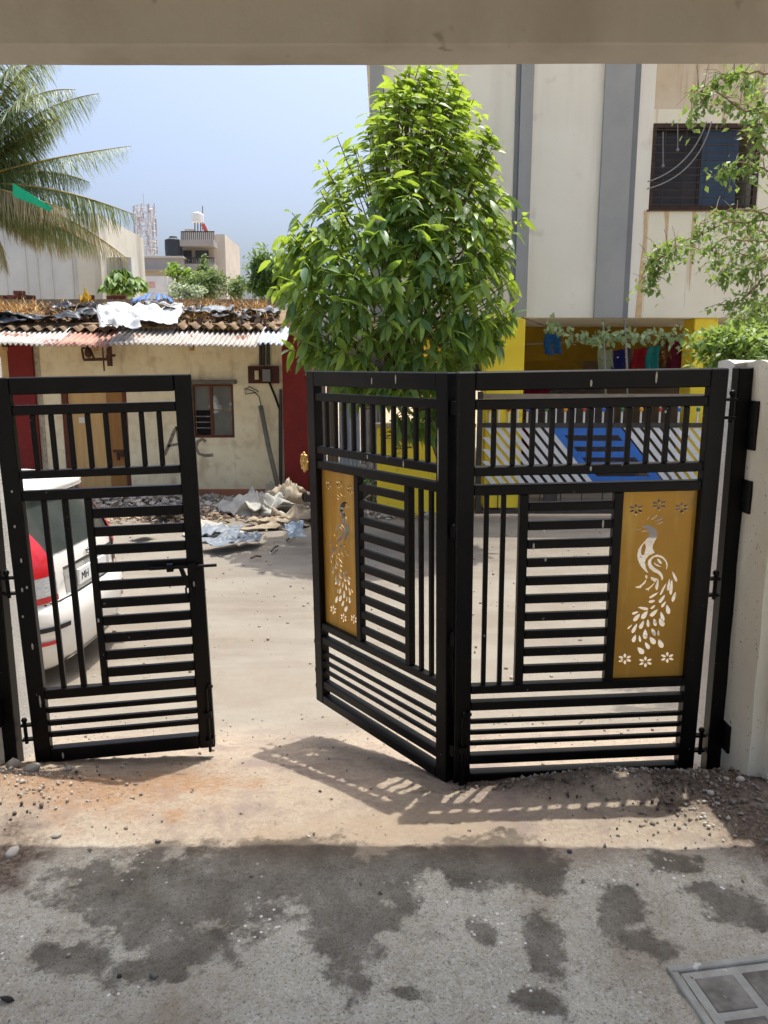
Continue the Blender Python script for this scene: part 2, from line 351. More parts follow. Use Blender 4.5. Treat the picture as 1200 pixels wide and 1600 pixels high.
def pillar(sx, X, Y0, Y1, zt, label, YD):
    root = empty('gate_pillar', (X+sx*.2, (Y0+Y1)/2, 0), label, 'gate pillar', 'pillars carrying the gate')
    o = root.location
    def blk(a, b_, c, d, z1, mat, nm, sd):
        m = MB(); rough_block(m, min(a, b_), max(a, b_), c, d, -.55, z1, sd); m.v = [(p[0]-o.x, p[1]-o.y, p[2]-o.z) for p in m.v]
        return m.build(nm, mat, root, smooth=False, bevel=0)
    blk(X, X+sx*.5, Y1-YD, Y1, zt, roughcast, 'outer_shaft', 1.0+X)
    blk(X+sx*.045, X+sx*.5, Y0, Y1-YD-.001, zt-.004, plaster, 'inner_shaft', 2.7+X)
    blk(X+sx*.10, X+sx*.52, Y0-.05, Y0-.001, zt-.01, plaster, 'front_facing', 4.2+X)
    return root
PR_ = pillar(1, 1.392, 2.80, 3.26, 1.885, 'cream plastered gate pillar at the right edge holding the peacock gate leaf', .16)
PL_ = pillar(-1, -1.655, 2.95, 3.38, 1.90, 'pale roughcast gate pillar at the left edge beside the parked white car', .13)
def post(root, sx, x, y, zt, plates):
    o = root.location
    MB().box(x-.032-o.x, x+.032-o.x, y-.032-o.y, y+.032-o.y, -.3, zt).build('post', black, root, bevel=.004)
    for z, h in plates:
        MB().box(min(x+sx*.014, x+sx*.030)-o.x, max(x+sx*.014, x+sx*.030)-o.x, y-.105-o.y, y-.033-o.y, z-h/2, z+h/2).build('anchor_plate', black, root, bevel=.003)
post(PR_, 1, 1.412, 3.066, 1.862, [(1.64, .19), (1.36, .13), (.34, .12)])
post(PL_, -1, -1.675, 3.215, 1.87, [(1.62, .19), (.95, .13), (.36, .12)])

# ------------------------------------------------------------------ gate leaves
PEACOCK = [[(0.2803,0.818),(0.3301,0.8244),(0.3811,0.823),(0.4377,0.8137),(0.481,0.7994),(0.507,0.7801),(0.5064,0.7608),(0.4838,0.7393),(0.4589,0.7192),(0.4581,0.7012),(0.477,0.6869),(0.493,0.6775),(0.4491,0.6717),(0.4039,0.6616),(0.3778,0.6472),(0.3693,0.6255),(0.3814,0.6038),(0.4031,0.5857),(0.4285,0.5697),(0.3834,0.5806),(0.3328,0.6002),(0.2942,0.6219),(0.2652,0.6472),(0.2553,0.6688),(0.2646,0.6977),(0.2976,0.7192),(0.341,0.7393),(0.3729,0.7551),(0.3945,0.7708),(0.3981,0.7851),(0.3663,0.7923),(0.3258,0.7909),(0.286,0.7859),(0.3108,0.7952),(0.3446,0.7994),(0.3536,0.8066),(0.3319,0.8137),(0.3013,0.8144)],
[(0.1961,0.7994),(0.2276,0.8051),(0.2802,0.8073),(0.279,0.8023),(0.2365,0.8009)],
[(0.3461,0.7336),(0.3622,0.712),(0.3578,0.6905),(0.3453,0.6688),(0.3169,0.6674),(0.3045,0.6797),(0.3069,0.7012),(0.3201,0.7192)],
[(0.4516,0.658),(0.5212,0.6688),(0.5839,0.6616),(0.6384,0.6436),(0.6732,0.6219),(0.6807,0.6038),(0.6595,0.5857),(0.6596,0.6074),(0.6411,0.6291),(0.5968,0.6472),(0.544,0.6559),(0.4929,0.6559),(0.4638,0.6472),(0.45,0.6327),(0.4594,0.6146),(0.5034,0.598),(0.5679,0.582),(0.6123,0.5639),(0.6328,0.5421),(0.6125,0.5297),(0.5944,0.5493),(0.55,0.5675),(0.4865,0.5784),(0.4319,0.5965),(0.4034,0.6183),(0.4077,0.64)],
[(0.5211,0.6472),(0.5568,0.6421),(0.5899,0.6291),(0.6004,0.6168),(0.5712,0.6197),(0.5428,0.6291)],
[(0.4933,0.6313),(0.5097,0.6197),(0.552,0.6125),(0.5953,0.6002),(0.5534,0.6052),(0.511,0.6125),(0.4888,0.6219)],
[(0.3811,0.5588),(0.4073,0.5617),(0.4161,0.5471),(0.4006,0.5421),(0.3853,0.5471)],
[(0.3973,0.537),(0.4099,0.5355),(0.3886,0.5166),(0.3363,0.4983),(0.3394,0.4925),(0.2752,0.4947),(0.2516,0.4998),(0.3045,0.5034),(0.3534,0.518)],
[(0.4543,0.5515),(0.5026,0.5457),(0.5489,0.5399),(0.5477,0.5238),(0.5063,0.5253),(0.4676,0.5348)],
[(0.5077,0.518),(0.5244,0.5166),(0.4808,0.4961),(0.4476,0.4859),(0.4453,0.4757),(0.4216,0.4815),(0.3899,0.4859),(0.4342,0.4917),(0.4733,0.5034)],
[(0.2143,0.9034),(0.234,0.8934),(0.258,0.8904),(0.2884,0.8911),(0.2737,0.8993),(0.2524,0.9038)],
[(0.1989,0.9007),(0.1803,0.8911),(0.1847,0.8835),(0.2032,0.876),(0.2192,0.8835),(0.2209,0.8911)],
[(0.1827,0.9034),(0.1444,0.9038),(0.1247,0.8993),(0.1128,0.8911),(0.1435,0.8904),(0.1664,0.8934)],
[(0.1817,0.9088),(0.1621,0.9189),(0.1381,0.9218),(0.1077,0.9212),(0.1224,0.913),(0.1436,0.9084)],
[(0.1971,0.9115),(0.2157,0.9212),(0.2113,0.9287),(0.1928,0.9362),(0.1769,0.9287),(0.1752,0.9212)],
[(0.2133,0.9088),(0.2516,0.9084),(0.2713,0.913),(0.2832,0.9212),(0.2525,0.9218),(0.2296,0.9189)],
[(0.5145,0.9246),(0.5343,0.9146),(0.5583,0.9116),(0.5887,0.9123),(0.5739,0.9205),(0.5526,0.925)],
[(0.4992,0.9219),(0.4807,0.9123),(0.4851,0.9048),(0.5037,0.8973),(0.5196,0.9048),(0.5212,0.9123)],
[(0.4829,0.9246),(0.4446,0.925),(0.4251,0.9205),(0.4132,0.9123),(0.4439,0.9116),(0.4668,0.9146)],
[(0.4819,0.9301),(0.4622,0.9401),(0.4382,0.943),(0.4078,0.9424),(0.4226,0.9342),(0.4438,0.9297)],
[(0.4972,0.9328),(0.5157,0.9424),(0.5113,0.9499),(0.4927,0.9574),(0.4769,0.9499),(0.4752,0.9424)],
[(0.5135,0.9301),(0.5518,0.9297),(0.5713,0.9342),(0.5831,0.9424),(0.5525,0.943),(0.5296,0.9401)],
[(0.8221,0.9055),(0.8421,0.8955),(0.8661,0.8925),(0.8966,0.8932),(0.8816,0.9014),(0.8603,0.9059)],
[(0.8069,0.9028),(0.7885,0.8932),(0.793,0.8856),(0.8117,0.8781),(0.8275,0.8856),(0.829,0.8932)],
[(0.7905,0.9055),(0.7522,0.9059),(0.7327,0.9014),(0.7209,0.8932),(0.7516,0.8925),(0.7745,0.8955)],
[(0.7895,0.911),(0.7696,0.921),(0.7455,0.924),(0.7151,0.9233),(0.73,0.9151),(0.7513,0.9106)],
[(0.8047,0.9137),(0.8231,0.9233),(0.8186,0.9308),(0.7999,0.9383),(0.7842,0.9308),(0.7826,0.9233)],
[(0.8211,0.911),(0.8594,0.9106),(0.8789,0.9151),(0.8906,0.9233),(0.8599,0.924),(0.8371,0.921)],
[(0.1961,0.1035),(0.2164,0.0929),(0.2411,0.0897),(0.2725,0.0904),(0.2573,0.0991),(0.2354,0.1039)],
[(0.1803,0.1006),(0.1611,0.0904),(0.1656,0.0824),(0.1847,0.0744),(0.2011,0.0824),(0.2029,0.0904)],
[(0.1635,0.1035),(0.1241,0.1039),(0.1038,0.0991),(0.0915,0.0904),(0.1231,0.0897),(0.1468,0.0929)],
[(0.1626,0.1093),(0.1423,0.1199),(0.1176,0.1231),(0.0863,0.1224),(0.1014,0.1137),(0.1233,0.1088)],
[(0.1784,0.1121),(0.1975,0.1224),(0.1931,0.1303),(0.174,0.1383),(0.1576,0.1303),(0.1558,0.1224)],
[(0.1951,0.1093),(0.2346,0.1088),(0.2548,0.1137),(0.267,0.1224),(0.2355,0.1231),(0.2118,0.1199)],
[(0.486,0.0824),(0.5064,0.0718),(0.5311,0.0686),(0.5625,0.0693),(0.5472,0.078),(0.5253,0.0829)],
[(0.4702,0.0796),(0.4511,0.0693),(0.4556,0.0613),(0.4748,0.0533),(0.4912,0.0613),(0.4929,0.0693)],
[(0.4534,0.0824),(0.4139,0.0829),(0.3937,0.078),(0.3814,0.0693),(0.4131,0.0686),(0.4367,0.0718)],
[(0.4524,0.0882),(0.432,0.0989),(0.4072,0.102),(0.3759,0.1013),(0.3911,0.0926),(0.413,0.0878)],
[(0.4681,0.0911),(0.4872,0.1013),(0.4827,0.1093),(0.4635,0.1173),(0.4472,0.1093),(0.4454,0.1013)],
[(0.4849,0.0882),(0.5244,0.0878),(0.5446,0.0926),(0.5568,0.1013),(0.5252,0.102),(0.5015,0.0989)],
[(0.7873,0.1028),(0.8078,0.0921),(0.8326,0.0889),(0.864,0.0897),(0.8485,0.0984),(0.8266,0.1032)],
[(0.7715,0.0999),(0.7526,0.0897),(0.7572,0.0817),(0.7765,0.0737),(0.7927,0.0817),(0.7944,0.0897)],
[(0.7547,0.1028),(0.7153,0.1032),(0.6951,0.0984),(0.683,0.0897),(0.7146,0.0889),(0.7382,0.0921)],
[(0.7536,0.1085),(0.7332,0.1192),(0.7084,0.1223),(0.6771,0.1216),(0.6924,0.1129),(0.7143,0.1081)],
[(0.7694,0.1114),(0.7883,0.1216),(0.7837,0.1296),(0.7645,0.1375),(0.7482,0.1296),(0.7466,0.1216)],
[(0.7862,0.1085),(0.8257,0.1081),(0.8458,0.1129),(0.8578,0.1216),(0.8262,0.1223),(0.8027,0.1192)],
[(0.3557,0.8515),(0.3679,0.8551),(0.3783,0.8602),(0.382,0.8641),(0.3793,0.8671),(0.371,0.8663),(0.3638,0.8631),(0.3577,0.8572)],
[(0.4008,0.8493),(0.4348,0.8546),(0.4703,0.8625),(0.4903,0.8692),(0.4957,0.8749),(0.4783,0.8745),(0.4547,0.8694),(0.4238,0.8594)],
[(0.4491,0.8408),(0.4904,0.8434),(0.5352,0.8487),(0.5618,0.8542),(0.5715,0.86),(0.5519,0.8612),(0.5222,0.8578),(0.4813,0.8497)],
[(0.4761,0.8265),(0.5085,0.8274),(0.5434,0.8305),(0.564,0.8345),(0.5713,0.8394),(0.5557,0.8411),(0.5325,0.8392),(0.5009,0.8334)],
[(0.5581,0.5457),(0.5398,0.5262),(0.5301,0.503),(0.5336,0.4873),(0.5498,0.4786),(0.5681,0.486),(0.5754,0.5012),(0.5715,0.525)],
[(0.743,0.5784),(0.753,0.5591),(0.7744,0.5379),(0.7965,0.5251),(0.8199,0.5202),(0.8248,0.5293),(0.8115,0.5433),(0.779,0.5629)],
[(0.7191,0.5421),(0.7006,0.522),(0.6896,0.498),(0.6914,0.4818),(0.7054,0.4727),(0.7227,0.4803),(0.7308,0.496),(0.7294,0.5206)],
[(0.7506,0.5384),(0.7322,0.5122),(0.7235,0.4813),(0.7286,0.4606),(0.747,0.4493),(0.7663,0.4595),(0.773,0.4798),(0.7668,0.5112)],
[(0.8154,0.4691),(0.7874,0.4539),(0.7674,0.4349),(0.7647,0.4213),(0.7787,0.4126),(0.8015,0.4175),(0.8158,0.4299),(0.8213,0.4504)],
[(0.6821,0.5202),(0.6475,0.5007),(0.6151,0.4766),(0.6005,0.4597),(0.6026,0.4493),(0.6239,0.4559),(0.6459,0.4717),(0.6691,0.4972)],
[(0.5887,0.4691),(0.5406,0.463),(0.4902,0.4531),(0.462,0.4442),(0.4545,0.4361),(0.4791,0.4359),(0.5127,0.4421),(0.5563,0.4553)],
[(0.5497,0.4229),(0.5161,0.4262),(0.4801,0.426),(0.4591,0.4224),(0.4519,0.4155),(0.4683,0.4104),(0.4922,0.4102),(0.5246,0.4151)],
[(0.678,0.4544),(0.6385,0.4441),(0.6033,0.4294),(0.5895,0.4176),(0.5958,0.4082),(0.6218,0.4099),(0.6458,0.4193),(0.6682,0.437)],
[(0.5543,0.3979),(0.5257,0.3958),(0.4986,0.3907),(0.4862,0.385),(0.4875,0.3787),(0.5048,0.377),(0.5231,0.3802),(0.5428,0.3885)],
[(0.6949,0.4192),(0.6645,0.4117),(0.6383,0.4009),(0.6288,0.3919),(0.6352,0.3846),(0.656,0.3856),(0.674,0.3926),(0.6895,0.406)],
[(0.7048,0.3994),(0.6962,0.3817),(0.7016,0.3622),(0.7182,0.3503),(0.746,0.3456),(0.7638,0.3537),(0.7615,0.3666),(0.7381,0.3848)],
[(0.3036,0.3898),(0.3479,0.3801),(0.4018,0.3728),(0.439,0.3715),(0.4611,0.3758),(0.4454,0.3835),(0.4102,0.3886),(0.3538,0.3911)],
[(0.3325,0.3662),(0.2975,0.3666),(0.2606,0.3638),(0.2396,0.3593),(0.2334,0.3529),(0.251,0.3498),(0.2756,0.3514),(0.308,0.3579)],
[(0.351,0.3552),(0.3074,0.3476),(0.2697,0.3352),(0.256,0.324),(0.2649,0.3138),(0.2946,0.3134),(0.3205,0.3213),(0.343,0.3379)],
[(0.4518,0.3699),(0.4069,0.3611),(0.3702,0.3472),(0.3594,0.335),(0.373,0.3241),(0.4056,0.3243),(0.431,0.3331),(0.4495,0.3513)],
[(0.5914,0.3758),(0.543,0.3688),(0.4988,0.3567),(0.4799,0.3453),(0.4851,0.3345),(0.5157,0.3335),(0.5459,0.3412),(0.576,0.358)],
[(0.629,0.3625),(0.6266,0.3442),(0.637,0.324),(0.655,0.3119),(0.6807,0.3071),(0.6939,0.3156),(0.6881,0.329),(0.6624,0.3477)],
[(0.2574,0.2975),(0.2298,0.2919),(0.2025,0.2838),(0.1885,0.277),(0.1871,0.2715),(0.2025,0.2722),(0.2209,0.2774),(0.2427,0.2874)],
[(0.3188,0.3019),(0.2823,0.2886),(0.2526,0.2709),(0.244,0.2574),(0.2555,0.2477),(0.2821,0.2511),(0.3027,0.2625),(0.3174,0.2828)],
[(0.4095,0.3167),(0.3749,0.3058),(0.3486,0.2907),(0.3432,0.2789),(0.3575,0.27),(0.3844,0.2723),(0.4029,0.282),(0.4129,0.2997)],
[(0.46,0.3241),(0.4477,0.3104),(0.4452,0.2945),(0.4534,0.2841),(0.4722,0.2789),(0.488,0.2846),(0.4907,0.295),(0.4796,0.3108)],
[(0.5426,0.3256),(0.5342,0.3114),(0.5378,0.2957),(0.5516,0.2863),(0.5753,0.2826),(0.5912,0.2893),(0.5899,0.2996),(0.5706,0.3141)],
[(0.6151,0.3256),(0.6135,0.3078),(0.6285,0.2899),(0.6526,0.2808),(0.6858,0.2797),(0.702,0.2896),(0.6935,0.3016),(0.659,0.3159)],
[(0.3087,0.2403),(0.2788,0.2297),(0.2584,0.2156),(0.2573,0.2048),(0.2745,0.197),(0.3,0.1996),(0.3146,0.2088),(0.3181,0.2249)],
[(0.3551,0.2366),(0.3493,0.224),(0.352,0.2099),(0.3618,0.201),(0.3786,0.197),(0.3897,0.2025),(0.3887,0.2119),(0.3749,0.2254)],
[(0.4325,0.2685),(0.4108,0.2518),(0.4036,0.2323),(0.4144,0.2194),(0.4424,0.2127),(0.4681,0.2194),(0.4743,0.2323),(0.4602,0.2518)],
[(0.5211,0.2722),(0.5194,0.257),(0.5309,0.2412),(0.5499,0.2326),(0.5765,0.2306),(0.5897,0.2386),(0.5833,0.2491),(0.556,0.2625)],
[(0.6163,0.2626),(0.6065,0.2525),(0.6037,0.2408),(0.6091,0.2331),(0.6225,0.2291),(0.6344,0.2331),(0.6369,0.2408),(0.6298,0.2525)],
[(0.5046,0.2254),(0.5073,0.2077),(0.5263,0.1907),(0.5522,0.1826),(0.5852,0.1828),(0.5988,0.1933),(0.5876,0.2048),(0.5502,0.2175)],
[(0.6259,0.2105),(0.6226,0.1918),(0.6361,0.1728),(0.6598,0.1625),(0.6935,0.1604),(0.7109,0.1704),(0.7034,0.1831),(0.6697,0.1991)],
[(0.441,0.197),(0.4447,0.1812),(0.4617,0.1653),(0.4837,0.157),(0.5108,0.1559),(0.5212,0.1647),(0.5111,0.1753),(0.4792,0.1882)],
[(0.3459,0.1694),(0.352,0.1516),(0.3746,0.1354),(0.4026,0.1285),(0.4361,0.1304),(0.448,0.1417),(0.4344,0.1528),(0.3939,0.1638)]]
def leaf_empty(name, q, label):
    x, y, z, yaw, roll, lean = q
    e = empty(name, (x, y, z), label, 'gate', 'leaves of the folding gate')
    e.rotation_mode = 'QUATERNION'
    m = Matrix.Rotation(R(yaw), 3, 'Z') @ Matrix.Rotation(-R(lean), 3, 'X') @ Matrix.Rotation(-R(roll), 3, 'Y')
    e.rotation_quaternion = m.to_quaternion(); return e
def gbar(e, nm, a0, a1, b0, b1, n0=0.0, n1=.05, bev=.003, mat=None):
    return MB().box(a0, a1, n0, n1, b0, b1).build(nm, mat or black, e, bevel=bev)
def frame_bar(e, nm, a0, a1, b0, b1): return gbar(e, nm, a0, a1, b0, b1, 0, .05, .004)
def hinge(e, a, b, sx):
    m = MB(); m.box(min(a, a+sx*.05), max(a, a+sx*.05), .012, .040, b+.030, b+.040); m.box(min(a, a+sx*.05), max(a, a+sx*.05), .012, .040, b-.040, b-.030)
    m.tube([(a+sx*.034, .026, b-.055), (a+sx*.034, .026, b+.055)], .0085, 8); m.ball((a+sx*.034, .026, b+.058), .014, 8, 4)
    m.box(min(a-sx*.004, a+sx*.001), max(a-sx*.004, a+sx*.001), .008, .044, b-.05, b+.05)
    return m.build('hinge', black, e, bevel=.0015)
def drop_bolt(e, a, b0, b1, eye):
    m = MB(); m.tube([(a, -.014, b0), (a, -.014, b1)], .007, 8); m.tube([(a, -.014, b1), (a+.012, -.014, b1+.012), (a+eye, -.016, b1+.014)], .007, 8)
    for b in (b0+.05, (b0+b1)/2+.03):
        m.box(a-.017, a+.017, -.026, .001, b-.012, b+.012)
    return m.build('drop_bolt', steel if False else black, e)
def brass_panel(e, a0, a1, b0, b1, mirror, mat):
    cu = bpy.data.curves.new('brass_panel', 'CURVE'); cu.dimensions = '2D'; cu.fill_mode = 'BOTH'; cu.extrude = .0012
    W, Hh = a1-a0, b1-b0
    def spl(pts):
        s = cu.splines.new('POLY'); s.points.add(len(pts)-1); s.use_cyclic_u = True
        for p, q in zip(s.points, pts): p.co = (q[0], q[1], 0, 1)
    spl([(0, 0), (W, 0), (W, Hh), (0, Hh)])
    for q in PEACOCK:
        spl([((1-u if mirror else u)*W, v*Hh) for u, v in q])
    tmp = bpy.data.objects.new('tmp', cu); COL.objects.link(tmp)
    dg = bpy.context.evaluated_depsgraph_get(); me = bpy.data.meshes.new_from_object(tmp.evaluated_get(dg))
    bpy.data.objects.remove(tmp)
    me.transform(Matrix(((1, 0, 0, a0), (0, 0, 1, .034), (0, 1, 0, b0), (0, 0, 0, 1))))
    me.materials.clear(); me.materials.append(mat); me.name = 'brass_panel'
    o = bpy.data.objects.new('brass_panel', me); COL.objects.link(o); o.parent = e
    o['label'] = 'golden metal panel with a cut-out peacock and six flowers'
    return o
def wide_leaf(e, w, mir):
    A = (lambda a0, a1: (w-a1, w-a0)) if mir else (lambda a0, a1: (a0, a1))
    s = .068
    frame_bar(e, 'stile', 0, s, 0, 1.72); frame_bar(e, 'stile', w-s, w, 0, 1.72)
    frame_bar(e, 'top_rail', s+.0005, w-s-.0005, 1.65, 1.72); frame_bar(e, 'bottom_rail', s+.0005, w-s-.0005, 0, .048)
    k = .0005
    for nm, b0, b1 in (('rail', 1.578, 1.616), ('rail', 1.323, 1.36), ('rail', 1.247, 1.287), ('rail', .411, .447), ('rail', .336, .373), ('rail', .089, .130)):
        gbar(e, nm, s+k, w-s-k, b0, b1, .006, .044)
    for b in (.28, .23, .18): gbar(e, 'thin_rail', s+k, w-s-k, b-.009, b+.009, .014, .034)
    for i in range(11):
        a = s+(w-2*s)*(i+1)/12; gbar(e, 'picket', a-.0095, a+.0095, 1.3605, 1.5775, .014, .034)
    for a in (.121, .188):
        a0, a1 = A(a-.0095, a+.0095); gbar(e, 'upright', a0, a1, .4475, 1.2465, .014, .034)
    for a, c in ((.25, .285), (.626, .662)):
        a0, a1 = A(a, c); gbar(e, 'upright', a0, a1, .4475, 1.2465, .008, .042)
    a0, a1 = A(.2855, .6255)
    for i in range(10):
        c = 1.195-.0763*i; gbar(e, 'slat', a0, a1, c-.0175, c+.0175, .012, .036)
    a0, a1 = A(.6625, w-s-.0005)
    brass_panel(e, a0, a1, .4475, 1.2465, mir, brass)

GR = leaf_empty('gate_leaf', (.295, 2.984, .126, 3.49, .83, -2.81), 'wide black gate leaf on the right with golden peacock panel, closed against the right pillar')
wide_leaf(GR, 1.037, False)
for b in (1.565, .84, .135): hinge(GR, 1.037, b, 1)
drop_bolt(GR, .034, -.03, .32, .035)
GM = leaf_empty('gate_leaf', (-.361, 3.836, .128, -53.33, -.27, -1.09), 'middle black gate leaf folded outwards at an angle with a bright golden peacock panel')
wide_leaf(GM, 1.043, True)
for b in (1.585, 1.10, .645, .155):
    m = MB(); m.box(1.0435, 1.075, .014, .05, b-.026, b+.026); m.tube([(1.06, .048, b-.03), (1.06, .048, b+.03)], .009, 8); m.build('hinge', black, GM, bevel=.002)
m = MB(); m.tube([(-.012, .03, .05), (-.012, .03, .30)], .007, 8)
for b in (.07, .16, .32): m.box(-.026, -.0005, .015, .045, b-.011, b+.011)
m.build('drop_bolt', black, GM)
m = MB(); m.box(-.085, -.0005, .018, .03, 1.062, 1.098); m.tube([(-.085+.022*math.cos(t), .024, 1.08+.022*math.sin(t)) for t in np.linspace(0, 2*math.pi, 15)], .007, 6, False)
m.build('latch_eye', black, GM)
m = MB()   # small golden wheel-shaped ornament on the free edge
cx, cz = -.034, 1.27
m.tube([(cx+.026*math.cos(t), -.004, cz+.038*math.sin(t)) for t in np.linspace(0, 2*math.pi, 25)], .0065, 6, False)
for k in range(8):
    t = k*math.pi/4; m.tube([(cx, -.004, cz), (cx+.03*math.cos(t), -.004, cz+.044*math.sin(t))], .0042, 6); m.ball((cx+.030*math.cos(t), -.004, cz+.045*math.sin(t)), .0075, 6, 4)
m.ball((cx, -.006, cz), .012, 8, 5); m.build('wheel_ornament', gold, GM, smooth=True)

GL = leaf_empty('gate_leaf', (-1.574, 3.206, .101, 9.27, 1.14, -1.29), 'narrow black gate leaf on the left with plain slats and no golden panel')
w = .795; s = .07; k = .0005
frame_bar(GL, 'stile', 0, s, 0, 1.72); frame_bar(GL, 'stile', w-s, w, 0, 1.72)
frame_bar(GL, 'top_rail', s+k, w-s-k, 1.65, 1.72); frame_bar(GL, 'bottom_rail', s+k, w-s-k, 0, .064)
for b0, b1 in ((1.565, 1.605), (1.299, 1.333), (1.204, 1.247), (.303, .348)): gbar(GL, 'rail', s+k, w-s-k, b0, b1, .006, .044)
for c in (.245, .183, .127): gbar(GL, 'thin_rail', s+k, w-s-k, c-.0115, c+.0115, .013, .036)
for i in range(8): a = s+(w-2*s)*(i+1)/9; gbar(GL, 'picket', a-.0105, a+.0105, 1.3335, 1.5645, .014, .034)
for a, hw in ((.151, .0105), (.237, .0125), (.3305, .0148)): gbar(GL, 'upright', a-hw, a+hw, .3485, 1.2035, .012, .036)
for i in range(10): c = 1.136-.0812*i; gbar(GL, 'slat', .3458, w-s-k, c-.021, c+.021, .012, .036)
for b in (.835, .147): hinge(GL, 0, b, -1)
drop_bolt(GL, w-.022, -.012, .30, .03)
m = MB(); m.tube([(.565, -.016, .885), (.855, -.016, .885)], .0075, 8); m.box(.64, .668, -.026, .011, .868, .902); m.box(.735, .765, -.026, -.0005, .868, .902)
m.bar((.70, -.018, .885), (.728, -.018, .79), .02, .008); m.tube([(.716, -.018, .79), (.716, -.018, .74), (.74, -.018, .735), (.742, -.018, .79)], .005, 6); m.build('slide_bolt', black, GL)

# pale drips and dirt splashes on the black paint
drip = M('pale_drip', C(190, 186, 172), C(160, 154, 140), 60, rough=.9)
def drips(e, pts, n0):
    for a, b, h in pts:
        MB().ball((a, n0, b), .5, 7, 5, (.009, .002, h)).build('drip', drip, e, smooth=True)
drips(GR, [(.505, 1.672, .026), (.755, 1.69, .045), (.52, 1.345, .02), (.80, 1.56, .012), (.90, 1.46, .016), (.08, .60, .012)], 0.0); drips(GR, [(.31, 1.035, .03), (.36, .98, .016), (.585, 1.12, .035)], .012)
drips(GM, [(.72, 1.69, .04), (.99, 1.40, .22), (.55, 1.68, .03)], 0.0); drips(GM, [(.5, 1.345, .02), (.76, 1.34, .03)], .006)
drips(GL, [(.03, 1.1, .014), (.04, .95, .02), (.02, .7, .012), (.045, .56, .03), (.05, .30, .06), (.03, .82, .02), (.05, .83, .014), (.75, .80, .025), (.12, .03, .03), (.33, .66, .02), (.035, 1.25, .012)], 0.0)
# ------------------------------------------------------------------ helper: block whose front stands where the photograph shows a rectangle
def pbox(root, nm, mat, px0, px1, py0, py1, Y, d, pm=None, bevel=0, back=0):
    ym_ = (py0+py1)/2 if pm is None else pm
    a = at(px0, ym_, Y); b_ = at(px1, ym_, Y); zt = at(600, py0, Y).z; zb = at(600, py1, Y).z
    o = root.location if root is not None else Vector((0, 0, 0))
    return MB().box(a.x-o.x, b_.x-o.x, Y-o.y+back, Y+d-o.y+back, zb-o.z, zt-o.z).build(nm, mat, root, bevel=bevel)
def leafset(base, faces, P, D, Up, Sc):
    """place a base leaf (along +x, normal +z) at points P pointing along D"""
    D = D/np.linalg.norm(D, axis=1, keepdims=True); Y = np.cross(Up, D); Y /= np.linalg.norm(Y, axis=1, keepdims=True)+1e-9; Z = np.cross(D, Y)
    V = P[:, None, :]+Sc[:, None, None]*(base[None, :, 0:1]*D[:, None, :]+base[None, :, 1:2]*Y[:, None, :]+base[None, :, 2:3]*Z[:, None, :])
    n = len(base); Fq = (faces[None]+np.arange(len(P))[:, None, None]*n).reshape(-1, faces.shape[1])
    return V.reshape(-1, 3), Fq
def leaf_base(wd=.32, droop=.35, fold=.10, nseg=5):
    vs = []; 
    for i in range(nseg+1):
        t = i/nseg; hw = wd/2*max(.02, math.sin(math.pi*min(1, (t*.93+.05)**.85)))*(1 if i < nseg else .05)
        z = -droop*t*t
        vs += [(t, -hw, z+fold*hw*2), (t, 0, z), (t, hw, z+fold*hw*2)]
    fs = []
    for i in range(nseg):
        a = 3*i; fs += [(a, a+3, a+4, a+1), (a+1, a+4, a+5, a+2)]
    return np.array(vs, float), np.array(fs)
SMALL = (np.array([(0, 0, 0), (.45, -.32, .04), (1, 0, -.08), (.45, .32, .04)], float), np.array([(0, 1, 2, 3)]))
def rdir(n):
    d = rng.normal(size=(n, 3)); return d/np.linalg.norm(d, axis=1, keepdims=True)
def bush(name, c, rad, n, ls, mat, label, cat, stemmat, group=None, base=None, hang=-.1, nclump=26, trunk=True):
    c = Vector(c); root = empty(name, (c.x, c.y, c.z-rad[2]), label, cat, group); o = np.array(root.location)
    cl = rdir(nclump)*(rng.random((nclump, 1))**.4)*np.array(rad)*.85
    k = rng.integers(0, nclump, n); P = cl[k]+rng.normal(size=(n, 3))*np.array(rad)*.16
    D = rdir(n)+P/np.array(rad)*.7; D[:, 2] += hang
    Up = rdir(n)*.5+np.array([0, 0, 1])
    b0, f0 = base or SMALL
    V, Fq = leafset(b0, f0, P+np.array(c)-o, D, Up, ls*(.6+.8*rng.random(n)))
    tint = np.repeat(np.clip(.45+.35*rng.normal(size=nclump)[k]+.15*rng.normal(size=n), 0, 1), len(b0))
    fo = npmesh('foliage', V, Fq, mat, root, tint); fo['kind'] = 'stuff'
    m = MB()
    if trunk: m.tube([(0, 0, -.3), (.02, 0, rad[2]*.8), (0, .03, rad[2])], [.05, .035, .02], 6)
    for q in cl[:12]: m.tube([(0, 0, rad[2]*.5), tuple(q*.5+np.array([0, 0, rad[2]*.9])), tuple(q+np.array([0, 0, rad[2]]))], [.02, .014, .006], 5)
    m.build('stem', stemmat, root, smooth=True)
    return root
bark = M('bark', C(110, 92, 74), C(78, 64, 50), 14, rough=.95, bump=.5, bscale=40)
